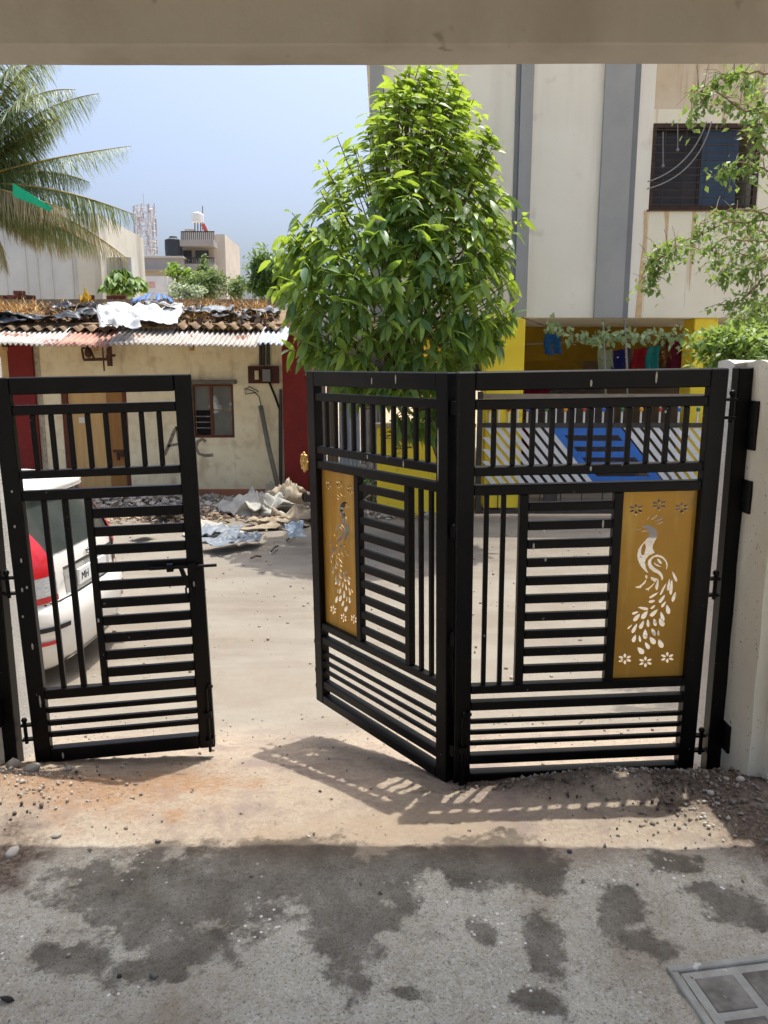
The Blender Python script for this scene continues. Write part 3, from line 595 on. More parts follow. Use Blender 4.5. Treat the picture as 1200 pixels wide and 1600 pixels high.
# ------------------------------------------------------------------ apartment building opposite (front plane 12.3 m away)
cream = M('cream_paint', C(240, 234, 216), C(234, 226, 206), 1.2, rough=.9, bump=.08, bscale=14, streak=C(218, 208, 190), sscale=(1.6, 1.6, .16), sl=(.48, .75), spots=C(206, 196, 178), spscale=2.2, spl=(.62, .78))
cream_st = M('cream_paint_stained', C(240, 232, 206), C(232, 222, 192), 1.4, rough=.9, streak=C(176, 124, 78), sscale=(5, 5, .28), sl=(.60, .78), bump=.05)
brownp = M('lintel_stained', C(218, 202, 174), C(204, 182, 148), 2.2, rough=.9, streak=C(150, 106, 70), sscale=(11, 11, .5), sl=(.52, .82), bump=.05)
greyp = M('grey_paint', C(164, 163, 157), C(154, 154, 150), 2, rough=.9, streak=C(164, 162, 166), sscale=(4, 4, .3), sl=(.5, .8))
greyd = M('grey_paint_groove_shade', C(130, 132, 130), C(122, 124, 124), 2, rough=.9)  # darker grey paints in the shade of the bands' grooves
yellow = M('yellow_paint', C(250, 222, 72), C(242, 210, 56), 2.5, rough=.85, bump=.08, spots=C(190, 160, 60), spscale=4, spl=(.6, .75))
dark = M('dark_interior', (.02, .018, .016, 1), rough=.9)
YF = 12.3
apt = empty('apartment_building', (3.4, YF, -.45), 'two-storey cream apartment building with grey vertical bands and an open yellow ground floor', 'building')
ao = apt.location
zb = at(600, 497, YF).z; xl = at(577, 105, YF).x
WX0 = at(1021, 200, YF).x; WX1 = at(1187, 260, YF).x; WZ0 = at(600, 328, YF).z; WZ1 = at(600, 192, YF).z
LZ0 = at(600, 170, YF).z
x_s3 = at(1006, 300, YF).x
ZT = 7.3
def ab(nm, mat, x0, x1, y0, y1, z0, z1, bevel=0): return MB().box(x0-ao.x, x1-ao.x, y0-ao.y, y1-ao.y, z0-ao.z, z1-ao.z).build(nm, mat, apt, bevel=bevel)
ab('wall', cream, xl, WX0, YF, YF+9, zb, ZT, .01)
ab('wall', cream_st, WX0+.001, 9.5, YF+.001, YF+9, zb, WZ0-.001, .01)
ab('wall', cream_st, WX1, 9.5, YF+.001, YF+9, WZ0, ZT, .01)
ab('wall', cream_st, WX0+.001, WX1-.001, YF+.012, YF+9, WZ1, LZ0)
ab('lintel_panel', brownp, WX0+.001, WX1-.001, YF+.10, YF+9, LZ0+.001, ZT)
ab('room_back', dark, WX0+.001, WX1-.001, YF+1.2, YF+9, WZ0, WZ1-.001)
ab('parapet', cream, xl-.1, 9.6, YF-.05, YF+9, ZT+.001, ZT+.12)
def strip(pxa, pxb, mat, py, dd, z1=ZT): ab('grey_band', mat, at(pxa, py, YF).x, at(pxb, py, YF).x, YF-dd, YF-.0005, zb-.002, z1, .004)
strip(577.5, 600, greyp, 110, .04)
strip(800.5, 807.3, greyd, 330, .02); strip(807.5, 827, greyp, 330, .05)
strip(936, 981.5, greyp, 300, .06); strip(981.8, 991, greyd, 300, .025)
# rust runs under the window
rustM = M('rust_run', C(204, 166, 120), C(220, 194, 154), 9, rough=.95)
def run(pts, w):
    m = MB(); vs = []
    for i, (px, py) in enumerate(pts):
        p = at(px, py, YF-.0025); q = w[i]/100/2
        vs += [(p.x-q-ao.x, p.y-ao.y, p.z-ao.z), (p.x+q-ao.x, p.y-ao.y, p.z-ao.z)]
    m.add(vs, [(2*i, 2*i+1, 2*i+3, 2*i+2) for i in range(len(pts)-1)]); return m.build('rust_streak', rustM, apt, fix=False)
run([(1009, 329), (1008, 370), (1003, 420), (1000, 460), (997, 496)], [6, 5, 7, 9, 10])
run([(1085, 329), (1083, 380), (1079, 420), (1077, 455)], [5, 7, 3, .6]); run([(1042, 329), (1042, 350), (1041, 390)], [8, 5, 1]); run([(1146, 329), (1145, 350)], [7, 2])
# window with sliding pane and a grille
wfm = M('window_frame_dark', C(64, 50, 42), C(84, 60, 46), 9, rough=.7)
bluepane = M('blue_pane', C(66, 82, 100), C(54, 68, 84), 1.2, rough=.25, spec=.4)
brownpane = M('brown_pane', C(52, 44, 38), C(38, 32, 28), 1.5, rough=.3, spec=.5)
win = empty('window', (0, 0, 0)); win.parent = apt
def wb(nm, mat, x0, x1, y0, y1, z0, z1): return MB().box(x0-ao.x, x1-ao.x, y0-ao.y, y1-ao.y, z0-ao.z, z1-ao.z).build(nm, mat, win)
fw = .06
for a in ((WX0+.001, WX1-.001, WZ1-fw, WZ1-.001), (WX0+.001, WX1-.001, WZ0, WZ0+fw), (WX0+.001, WX0+fw, WZ0+fw+.001, WZ1-fw-.001), (WX1-fw, WX1-.001, WZ0+fw+.001, WZ1-fw-.001)):
    wb('frame', wfm, a[0], a[1], YF+.02, YF+.10, a[2], a[3])
xm = at(1100, 260, YF).x; xm2 = at(1158, 260, YF).x
wb('pane', brownpane, WX0+fw, xm, YF+.16, YF+.175, WZ0+fw, WZ1-fw); wb('pane', bluepane, xm+.001, xm2, YF+.13, YF+.145, WZ0+fw, WZ1-fw)
wb('frame', wfm, xm-.03, xm+.03, YF+.146, YF+.159, WZ0+fw, WZ1-fw)
gr = M('grille_iron', C(78, 68, 62), rough=.7, metal=.3)
for i in range(11):
    z = WZ0+(WZ1-WZ0)*(i+.7)/11.6; m = MB(); m.tube([(WX0+.002-ao.x, YF+.006-ao.y, z-ao.z), (WX1-.002-ao.x, YF+.006-ao.y, z-ao.z)], .007, 5); m.build('grille_bar', gr, win)
for i in range(5):
    x = WX0+(WX1-WX0)*(i+.6)/5.2; m = MB(); m.tube([(x-ao.x, YF-.008-ao.y, WZ0+.002-ao.z), (x-ao.x, YF-.008-ao.y, WZ1-.002-ao.z)], .006, 5); m.build('grille_bar', gr, win)
sill = MB().box(WX0-.03-ao.x, WX1+.03-ao.x, -.02, .02, WZ0-.022-ao.z, WZ0-.001-ao.z).build('sill', M('sill_stained', C(110, 84, 64), C(84, 62, 48), 8, rough=.95), win)
cab = M('cable', (.25, .24, .22, 1), rough=.7)
cables = empty('cable', at(1060, 250, YF-.12), 'two thin cables looping down in front of the barred window', 'cable')
for a, b_, c in (((1104, 190), (1080, 262), (1012, 284)), ((1112, 190), (1090, 275), (1011, 295))):
    pts = []
    for t in np.linspace(0, 1, 14):
        p = (1-t)**2*np.array(a)+2*t*(1-t)*np.array(b_)+t*t*np.array(c); pts.append(rel(cables, at(p[0], p[1], YF-.12)))
    MB().tube(pts, .010, 5).build('strand', cab, cables)
for px, y0_, y1_ in ((1059, 192, 234), (1036, 206, 259)):
    m = MB(); m.tube([at(px, y0_, YF-.05), at(px, y1_, YF-.05)], .008, 5); m.ball(at(px, y1_, YF-.05), .025, 6, 4)
    tag(m.build('cord', cab), 'thin cord with a small weight hanging %s before the barred window' % ('lower, on the left,' if px < 1040 else 'higher, on the right,'), 'cord')
# open ground floor: beam, columns, back walls, floor
yellow_shade0 = M('beam_paint_shaded', C(150, 120, 28), C(124, 98, 28), 2, rough=.9)  # yellow darkened, the shade under the overhang is painted in
ab('ground_floor_beam', yellow_shade0, at(760, 500, YF).x, 9.4, YF+2.4, YF+2.7, zb-.62, zb-.001)
ab('column', yellow, at(757, 540, YF).x, at(815, 540, YF).x, YF-.28, YF-.065 if False else YF+.4, -.3, zb-.006, .01)
ab('column', yellow, at(1085, 540, YF).x, at(1122, 540, YF).x, YF+.05, YF+.5, -.3, zb-.002, .01)
ab('floor_slab', M('tile_floor', C(150, 142, 130), C(134, 126, 114), 3, rough=.7), .9, 9.4, YF+.001, YF+8.9, -.5, -.18)  # floor tone darkened to deepen the shade in the recess
yellow_shade = M('yellow_paint_shaded', C(168, 138, 36), C(144, 116, 36), 2.5, rough=.9, spots=C(120, 100, 50), spscale=2, spl=(.55, .7))  # recess shade painted into the wall's yellow; the spots are grime
ab('back_wall', yellow_shade, at(770, 545, 16.5).x, at(912, 545, 16.5).x, 16.5, 16.7, -.179, zb-.002)
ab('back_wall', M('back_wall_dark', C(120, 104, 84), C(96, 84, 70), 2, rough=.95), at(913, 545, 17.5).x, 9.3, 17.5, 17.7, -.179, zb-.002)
ab('side_wall', yellow, .95, 1.1, YF+2.2, YF+8.9, -.179, zb-.002)
ab('door_frame', dark, at(818, 545, 16.4).x, at(826, 545, 16.4).x, 16.38, 16.49, -.179, 1.7)
for px in (942, 976):
    m = MB(); m.tube([rel(apt, at(px, 499, YF-.02)), rel(apt, at(px+4, 585, YF-.02)), rel(apt, at(px+4, 620, YF-.02))], .016, 6); m.build('conduit', cab, apt)
# things under the building
YC = 13.6
def cloth(name, label, mat, pxs, pys, Y, cat, legs=False, group='washing on the line', amp=.04):
    """hanging cloth with folds: a thin sheet pinned along the top"""
    p0 = at(pxs[0], pys[0], Y); p1 = at(pxs[1], pys[1], Y); W = p1.x-p0.x; Hh = p0.z-p1.z; ph = random.random()*6
    root = Vector((p0.x, Y, p1.z))
    def fn(u, v):
        x = W*u; z = Hh*v
        if legs and v < .62:
            k = .5+(u-.5)*(.62+.38*v/.62); x = W*u
        y = amp*(1-.55*v)*math.sin(u*9+ph+v*1.3)+.02*math.sin(v*7+ph)
        return (x+.02*math.sin(v*5+ph), y, z+.015*math.sin(u*7+ph))
    m = MB()
    if legs:
        for a, c in ((0, .44), (.56, 1)): m.grid(lambda u, v, a=a, c=c: fn(a+(c-a)*u, v*.6), 6, 8)
        m.grid(lambda u, v: fn(u, .6+.4*v), 12, 5)
    else: m.grid(fn, 14, 10)
    o = m.build(name, mat, None, smooth=True, thick=.008); o.location = root
    tag(o, label, cat, group); return o
cl = lambda n, c, c2=None, **k: M(n, c, c2, 20, rough=.95, **k)
line = MB(); line.tube([at(816, 538, YC), at(940, 532.5, YC), at(1090, 534, YC)], .012, 5)
tag(line.build('clothes_line', cab), 'dark clothes line strung under the yellow ground floor beam', 'clothes line')
cloth('shorts', 'bright blue shorts hanging alone high on the clothes line', cl('cloth_blue', C(44, 104, 170), C(34, 84, 150), spots=C(120, 160, 200), spscale=4), (852, 876), (521, 554), YC-.06, 'shorts', True)
cloth('trousers', 'pale grey-green trousers hanging left of the dotted blue cloth', cl('cloth_sage', C(150, 162, 140)), (936, 956), (546, 590), YC-.06, 'trousers', True)
cloth('cloth', 'dark blue cloth with white dots on the clothes line', cl('cloth_dots', C(30, 34, 96), spots=C(220, 220, 230), spl=(.66, .69)), (957, 977), (547, 590), YC-.06, 'cloth')
cloth('cloth', 'grey-violet cloth next to the dotted blue cloth', cl('cloth_mauve', C(96, 82, 92)), (978, 986), (543, 592), YC-.03, 'cloth')
cloth('cloth', 'dark red cloth left of the teal one on the line', cl('cloth_red', C(140, 28, 40), C(120, 20, 34)), (988, 1010), (545, 592), YC-.06, 'cloth')
cloth('cloth', 'plain teal cloth on the clothes line', cl('cloth_teal', C(44, 140, 146), C(36, 124, 132)), (1011, 1028), (541, 592), YC-.08, 'cloth')
cloth('cloth', 'brown patterned cloth hanging highest, right of the teal cloth', cl('cloth_brown', C(120, 84, 50), C(50, 34, 28), spots=C(200, 150, 80), spl=(.58, .62)), (1030, 1045), (529, 592), YC-.06, 'cloth')
cloth('cloth', 'wide maroon cloth at the right end of the clothes line', cl('cloth_maroon', C(92, 18, 44), C(70, 14, 36)), (1047, 1076), (528, 596), YC-.06, 'cloth')
def lump(name, label, cat, mat, c, r, n=44, amp=.25, seed=0, group=None, fold=0.0):
    """soft crumpled heap: displaced dome"""
    c = Vector(c); m = MB()
    def fn(u, v):
        a = u*2*math.pi; q = v
        rr_ = 1+amp*(vn(math.cos(a)*2+seed, math.sin(a)*2+q*3+seed)-.5)*2
        x = math.cos(a)*(1-q**2.2)**.5*rr_; y = math.sin(a)*(1-q**2.2)**.5*rr_
        z = q*(1+amp*1.2*(vn(x*2.6+seed*3, y*2.6)-.5)+amp*.7*(vn(x*7+seed, y*7)-.5)-amp*.9*abs(vn(x*4+y*2.5+seed*2, y*4-x*2)-.5)-amp*.5*abs(vn(x*11+seed, y*9+x*3)-.5))
        return (x*r[0], y*r[1], z*r[2])
    m.grid(fn, n, n//2)
    o = m.build(name, mat, None, smooth=True); o.location = c
    return tag(o, label, cat, group)
def vn(x, y): return float(vnoise(np.array(x), np.array(y)))
lump('covered_scooter', 'scooter under a grey cover parked below the clothes line', 'scooter', cl('cover_grey', C(96, 88, 84), C(80, 74, 70)), (at(900, 600, 14.2).x, 14.2, -.18), (1.0, .45, 1.86), seed=2)
lump('bedding', 'dark red bedding heaped against the yellow back wall', 'bedding', cl('cloth_crimson', C(150, 30, 60), C(110, 24, 50)), (at(850, 600, 15.6).x, 15.6, -.18), (.75, .4, 1.98), seed=5)
# yellow boundary wall left of the white gate
yw = empty('boundary_wall', (at(660, 700, 11.95).x, 12.0, -.45), 'bright yellow boundary wall behind the folded gate leaf', 'wall')
pbox(yw, 'wall', yellow, 589, 742, 668, 812, 11.95, .2, 735, .012)
pbox(yw, 'coping', M('coping_plaster', C(190, 176, 140), C(160, 150, 120), 6, rough=.95), 586.5, 743, 662, 668.2, 11.92, .26, 735, .006)
# white sliding gate with diagonal slats and a blue panel
YG = 12.0
whitep = M('white_metal', C(226, 226, 224), C(212, 212, 210), 6, rough=.5, spec=.4)
bluep = M('blue_metal', C(52, 116, 200), C(46, 104, 184), 5, rough=.5, spec=.4, spots=C(90, 100, 110), spscale=12, spl=(.66, .72))
darkm = M('dark_metal', C(58, 56, 54), C(74, 68, 62), 8, rough=.6)
beigem = M('beige_metal', C(150, 138, 120), C(132, 120, 104), 5, rough=.7)
wg = empty('sliding_gate', (at(925, 800, YG).x, YG, -.3), 'white gate with diagonal slats and a blue slanted panel in front of the apartment building', 'gate'); go = wg.location
def gx_(px, py): return at(px, py, YG).x-go.x
def gz_(py): return at(600, py, YG).z-go.z
pbox(wg, 'post', darkm, 745, 753, 612, 806, YG-.03, .06, 700, .004); pbox(wg, 'post', darkm, 1104, 1112, 612, 806, YG-.03, .06, 700, .004)
pbox(wg, 'rail', beigem, 753.3, 1103.7, 615.5, 622.5, YG-.02, .04, 700); pbox(wg, 'rail', darkm, 753.3, 1103.7, 661, 668, YG-.02, .04, 700)
pbox(wg, 'rail', darkm, 753.3, 1103.7, 757, 764, YG-.02, .04, 700); pbox(wg, 'bottom_rail', darkm, 753.3, 1103.7, 797.5, 804.5, YG-.02, .04, 700)
zt_, zb_ = gz_(668.3), gz_(756.7)
X0, X1 = gx_(753.5, 700), gx_(1103.5, 700); SL = .83*(zt_-zb_)
bl_top0, bl_top1 = gx_(858, 700), gx_(968, 700)
def clip_slat(xa, wd):
    """diagonal slat: top at xa, leaning right going down; clipped to the frame"""
    pts = []
    for t in np.linspace(0, 1, 25):
        x = xa+SL*t
        if x >= X0 and x+wd <= X1: pts.append((x, zt_+(zb_-zt_)*t))
    if len(pts) < 3: return
    (xa_, za), (xb_, zb__) = pts[0], pts[-1]
    MB().prism([(xa_, za), (xa_+wd, za), (xb_+wd, zb__), (xb_, zb__)], .02, o=(0, -.01, 0)).build('diagonal_slat', whitep, wg)
x = X0-SL
while x < X1:
    if not (bl_top0-.06 < x < bl_top1-.02): clip_slat(x, .094)
    x += .154
def para(xa, xb, za, zb__, nm, mat, y0=-.012, d=.024):
    f_ = lambda z: SL*(zt_-z)/(zt_-zb_)
    MB().prism([(xa+f_(za), za), (xb+f_(za), za), (xb+f_(zb__), zb__), (xa+f_(zb__), zb__)], d, o=(0, y0, 0)).build(nm, mat, wg)
para(bl_top0, bl_top0+.13, zt_, zb_, 'blue_frame', bluep); para(bl_top1-.13, bl_top1, zt_, zb_, 'blue_frame', bluep)
hh = zt_-zb_
for a, b_ in ((0, .13), (.23, .33), (.42, .52), (.60, .70), (.86, 1)):
    para(bl_top0+.1305, bl_top1-.1305, zt_-hh*a, zt_-hh*b_, 'blue_slat', bluep)
ballc = [M('ball_'+n, c, rough=.5) for n, c in (('yellow', C(226, 160, 50)), ('red', C(176, 70, 50)), ('blue', C(60, 110, 180)), ('green', C(70, 120, 80)))]
px = 765; i = 0
while px < 1103:
    x = gx_(px, 640); z0, z1 = gz_(660.7), gz_(622.8)
    p_ = MB().tube([(x, 0, z0), (x, 0, z1)], .016, 6).build('picket', whitep, wg)
    if i % 2 == 0: MB().ball((x, -.012, (z0+z1)/2+.02), .034, 8, 5).build('ball', ballc[(i//2) % 4], p_, smooth=True)
    px += 14.8; i += 1
for px in np.arange(778, 1100, 32.6): MB().tube([(gx_(px, 780), 0, gz_(797)), (gx_(px, 780), 0, gz_(764.5))], .009, 5).build('rod', darkm, wg)
MB().box(gx_(849, 780), gx_(870, 780), -.03, .03, gz_(797), gz_(765)).build('lock_box', darkm, wg, bevel=.005)
kerbM = M('plinth_plaster', C(214, 190, 160), C(196, 172, 142), 3, rough=.95, bump=.2)
pl = empty('plinth', (at(925, 810, YG).x, YG-.1, -.5), 'low beige plinth step under the white gate', 'plinth')
pbox(pl, 'step', kerbM, 742, 1180, 804.6, 815.5, YG-.12, 2.0, 735, .01)
# flower box behind the gate
fb = empty('flower_box', at(790, 662, 12.5), 'red planter box with orange flowers behind the white gate', 'planter')
pbox(fb, 'box', M('planter_red', C(150, 60, 44), C(130, 50, 40), 5, rough=.8), 768, 818, 656, 672, 12.5, .25, 660, .01)
leafG = leafmat('leaf_mid', (.03, .09, .02, 1), (.09, .20, .035, 1), .3, (.25, .42, .04, 1))
P = np.array([rel(fb, at(rng.uniform(768, 818), rng.uniform(634, 657), 12.6+rng.uniform(-.1, .1))) for _ in range(260)]); V, Fq = leafset(*SMALL, P, rdir(260), rdir(260), .07+.05*rng.random(260))
npmesh('foliage', V, Fq, leafG, fb, np.repeat(rng.random(260), 4))['kind'] = 'stuff'
for k in range(7):
    p = rel(fb, at(rng.uniform(770, 816), rng.uniform(638, 656), 12.45)); MB().ball(p, .05, 7, 4, (1, .6, 1)).build('flower', ballc[k % 2], fb, smooth=True)

# ------------------------------------------------------------------ old low house on the left (wall 13.5 m away)
YS = 13.5
shackP = M('old_plaster', C(244, 230, 192), C(230, 210, 166), 1.6, rough=.95, bump=.4, bscale=22, spots=C(206, 186, 148), spscale=5, spl=(.50, .80), streak=C(176, 150, 116), sscale=(3, 3, .8), sl=(.55, .8))
redP = M('red_paint', C(132, 44, 38), C(116, 38, 34), 3, rough=.8, spots=C(176, 110, 96), spscale=14, spl=(.70, .74))
brickP = M('bare_base', C(176, 116, 84), C(150, 104, 76), 3, rough=.95, bump=.4, bscale=16)
tanP = M('tan_paint', C(214, 182, 130), C(200, 168, 118), 3, rough=.9)
wood = M('door_wood', C(214, 176, 116), C(198, 156, 96), 3, rough=.7, stretch=(6, 6, .6), bump=.08)
wood2 = M('door_wood_deep', C(168, 120, 64), C(146, 100, 54), 3, rough=.7, stretch=(6, 6, .6), bump=.08)
jamb = M('jamb_brown', C(110, 62, 44), C(92, 52, 38), 6, rough=.8)
sh = empty('old_house', (at(220, 700, YS).x, YS, -.5), 'low old house with cream plaster, dark red pillars and a rusty tin eave', 'house'); s_o = sh.location
def sb(nm, mat, x0, x1, y0, y1, py0, py1, Y=YS, d=.2, back=0, bevel=0, pm=660): return pbox(sh, nm, mat, x0, x1, py0, py1, Y, d, pm, bevel, back)
# wall pieces around door and window
sb('wall', shackP, 68, 98, 0, 0, 518, 800, d=.25); sb('wall', shackP, 98.2, 199.8, 0, 0, 518, 601, d=.25)
sb('wall', shackP, 200, 301, 0, 0, 518, 768, d=.25); sb('wall', shackP, 301.2, 365.8, 0, 0, 518, 600, d=.25); sb('wall', shackP, 301.2, 365.8, 0, 0, 684, 768, d=.25)
sb('wall', shackP, 366, 444, 0, 0, 518, 768, d=.25)
sb('plinth', brickP, 199, 446, 0, 0, 764, 815, d=.22, back=-.03, bevel=.01)
sb('edge_strip', M('edge_concrete', C(196, 184, 158), C(150, 134, 108), 16, rough=.95), 62, 69.8, 0, 0, 519, 800, d=.2, back=-.02)
sb('pillar', redP, 23.5, 61.8, 0, 0, 520, 800, d=.3, back=-.08, bevel=.01); sb('pillar', redP, 444.2, 481, 0, 0, 520, 800, d=.34, back=-.12, bevel=.01)
sb('side_wall', tanP, -160, 23.2, 0, 0, 518, 800, d=.2)
sb('rear_wall', shackP, -160, 481, 0, 0, 500, 800, Y=16.4, d=.2)
jl = sb('door_frame', jamb, 98.3, 107, 0, 0, 602, 790, d=.12, back=.02); sb('door_frame', jamb, 192.5, 199.6, 0, 0, 602, 790, d=.12, back=.02)
dr = sb('door', wood, 107.2, 166, 0, 0, 603, 788, d=.05, back=.06); sb('door', wood2, 166.3, 192.3, 0, 0, 603, 788, d=.05, back=.055)
m = MB(); m.box(0, .30, -.03, .0, -.02, .02); m.box(.06, .10, -.04, 0, -.16, -.03); m.tube([(.22, -.02, .02), (.22, -.03, .14)], .012, 6); m.box(.13, .19, -.05, 0, -.1, -.02)
b_ = m.build('bolt', rust, dr); b_.location = rel(sh, at(176, 705, YS))+Vector((0, .05, 0))
pbox(dr, 'notice', M('paper', C(226, 220, 206), rough=.9), 123, 132, 652, 661, YS+.05, .004, 655).location = (-s_o.x, -s_o.y, -s_o.z)
# window
glassG = M('dusty_pane', C(112, 110, 96), C(92, 90, 80), 3, rough=.4, spots=C(196, 196, 186), spscale=3.2, spl=(.56, .66))
wn_ = sb('window_frame', jamb, 301.4, 304.4, 0, 0, 602, 683.5, d=.1, back=.0)
def wsub(nm, mat, x0, x1, py0, py1, back, d):
    o = pbox(sh, nm, mat, x0, x1, py0, py1, YS, d, 660, 0, back); o.parent = wn_; return o
wsub('frame', jamb, 304.6, 365.5, 600.5, 603.5, 0, .1); wsub('frame', jamb, 304.6, 365.5, 680.5, 683.8, 0, .1); wsub('frame', jamb, 329, 333.5, 603.7, 680.3, 0, .1); wsub('frame', jamb, 362.5, 365.5, 603.7, 680.3, 0, .1)
wsub('pane', glassG, 304.6, 328.8, 603.7, 641, .05, .02); wsub('pane', glassG, 333.7, 362.3, 603.7, 640, .03, .02); wsub('pane', glassG, 333.7, 362.3, 642, 680.2, .03, .02)
wsub('opening', dark, 304.6, 328.8, 641.2, 680.3, .12, .02)
for py in (650, 659, 668): wsub('bar', steel, 304.6, 328.8, py, py+1.6, .03, .02)
sb('lintel', M('lintel_grey', C(120, 112, 100), C(96, 88, 78), 8, rough=.95), 298, 372, 0, 0, 594, 599.8, d=.3, back=-.16, bevel=.006)
# painted letters  A c  on the plaster
ink = M('letter_paint', C(110, 102, 90), C(160, 146, 122), 14, rough=.95)
def stroke(pts, w):
    m = MB(); P_ = [at(x, y, YS-.004) for x, y in pts]; vs = []
    for i, p in enumerate(P_):
        t = (P_[min(i+1, len(P_)-1)]-P_[max(i-1, 0)]).normalized(); n = Vector((-t.z, 0, t.x))
        vs += [rel(sh, p+n*w/2), rel(sh, p-n*w/2)]
    m.add(vs, [(2*i, 2*i+1, 2*i+3, 2*i+2) for i in range(len(P_)-1)]); o = m.build('painted_letter', ink, sh, fix=False); return o
stroke([(257, 711), (264, 695), (272, 674), (277, 667)], .06); stroke([(277, 667), (279, 685), (283, 712)], .06); stroke([(262, 697), (282, 693)], .045)
stroke([(322, 690), (316, 686), (309, 690), (306, 700), (311, 709), (320, 712), (333, 711)], .055)
# electrical board, conduits, leaning pipe, wires
ebd = sb('meter_board', M('board_wood', C(84, 48, 40), C(70, 40, 34), 6, rough=.8), 391, 438, 0, 0, 572, 599, d=.05, back=-.07)
for x0, x1, p0, p1, c in ((402, 408, 579, 593, C(196, 180, 140)), (414, 426, 577, 596, C(120, 118, 112))):
    o = pbox(sh, 'meter', M('meter_%d' % x0, c, rough=.5), x0, x1, p0, p1, YS, .06, 660, .004, -.14); o.parent = ebd
for px in (407, 412, 419):
    MB().tube([rel(sh, at(px, 535, YS-.06)), rel(sh, at(px, 571, YS-.06))], .03 if px > 415 else .025, 8).build('conduit', darkm, sh)
MB().tube([rel(sh, at(421, 598, YS-.07)), rel(sh, at(430, 620, YS-.07)), rel(sh, at(437, 640, YS-.07)), rel(sh, at(438, 772, YS-.07))], .022, 6).build('cable', black, sh)
MB().tube([rel(sh, at(438.5, 608, YS-.08)), rel(sh, at(439.5, 775, YS-.1))], .025, 8).build('drain_pipe', darkm, sh)
lp = MB(); lp.tube([at(407, 634, YS-.1), at(420, 700, YS-.25), at(437, 772, YS-.55)], .04, 10)
tag(lp.build('pipe', M('grey_pipe', C(118, 112, 100), C(100, 96, 86), 6, rough=.6), None, smooth=True), 'grey plastic pipe leaning against the old house below the meter board', 'pipe')
MB().tube([rel(sh, at(x, y, YS-.05)) for x, y in ((408, 634), (405, 620), (396, 611), (382, 607), (384, 616), (396, 614), (404, 612), (390, 604), (383, 609))], .008, 5).build('cable', black, sh)
# iron bracket under the eave
br = empty('bracket', (0, 0, 0)); br.parent = sh
def pbar(a, b_, w, root, mat, Y, nm='bar'):
    return MB().bar(rel(sh, at(a[0], a[1], Y)), rel(sh, at(b_[0], b_[1], Y)), w, w).build(nm, mat, root)
for a, b_, w in (((128, 545), (145, 538), .04), ((128, 545), (131, 562), .03), ((131, 562), (175, 561), .05), ((138, 540), (147, 560), .03), ((170, 538), (172, 572), .07), ((160, 540), (163, 580), .02), ((166, 557), (180, 555), .04)):
    pbar(a, b_, w, br, rust, YS-.2)
MB().ball(rel(sh, at(138, 551, YS-.2)), .07, 8, 5, (1, 1, 1.3)).build('lamp_holder', rust, br)
# corrugated eave sheets
tin = M('tin_sheet', C(180, 174, 166), C(152, 144, 134), 3, rough=.55, metal=.15, spots=C(132, 84, 66), spscale=2.6, spl=(.60, .66))
tinrust = M('tin_sheet_rusty', C(164, 118, 98), C(190, 160, 144), 4, rough=.75, spots=C(116, 70, 54), spscale=4, spl=(.56, .66))
tinblue = M('tin_sheet_bluish', C(176, 186, 194), C(196, 200, 204), 4, rough=.45, metal=.25)
asb = M('asbestos_sheet', C(140, 118, 92), C(100, 84, 66), 4, rough=.95)
def corr(nm, mat, pxa, pxb, pyb, Yb, pyt, Yt, pitch, amp, root=sh, lift=0):
    a, b_ = at(pxa, pyb, Yb), at(pxb, pyb, Yb); zt = at(600, pyt, Yt).z; n = max(8, int((b_.x-a.x)/pitch*8))
    m = MB(); m.grid(lambda u, v: tuple(rel(sh, (a.x+(b_.x-a.x)*u, Yb+(Yt-Yb)*v, a.z+(zt-a.z)*v+lift+amp*math.sin(2*math.pi*(a.x+(b_.x-a.x)*u)/pitch)+.012*math.sin(u*5+v*3)))), n, 4)
    return m.build(nm, mat, root, smooth=True, thick=.006)
for pxa, pxb, mt, lf in ((-150, -20, tin, 0), (-24, 88, tin, .012), (84, 172, tinrust, .0), (168, 300, tin, .014), (296, 404, tin, 0), (400, 446, tinblue, .02)):
    corr('roof_sheet', mt, pxa, pxb, 541-(1 if lf else 0), 12.55, 514, 13.45, .085, .022, lift=lf)
corr('roof_sheet', asb, 272, 440, 512, 13.2, 497, 14.4, .22, .04); corr('roof_sheet', asb, -140, 180, 514, 13.2, 499, 14.4, .22, .035)
slab = MB(); a, b_ = at(-160, 505, 13.5), at(440, 505, 13.5)
slab.grid(lambda u, v: tuple(rel(sh, (a.x+(b_.x-a.x)*u, 13.6+2.6*v, 2.62+.42*v))), 4, 2); slab.build('roof_deck', asb, sh, thick=.05)
pw = sb('parapet', M('old_concrete', C(150, 134, 112), C(116, 102, 86), 3, rough=.95, bump=.3), -170, 432, 0, 0, 467.5, 492, Y=16.2, d=.18, pm=478)
for px in (8, 150, 300): MB().bar(rel(sh, at(px, 540, 13.4)), rel(sh, at(px, 545, 12.6)), .06, .08, (1, 0, 0)).build('rafter', wood2, sh)
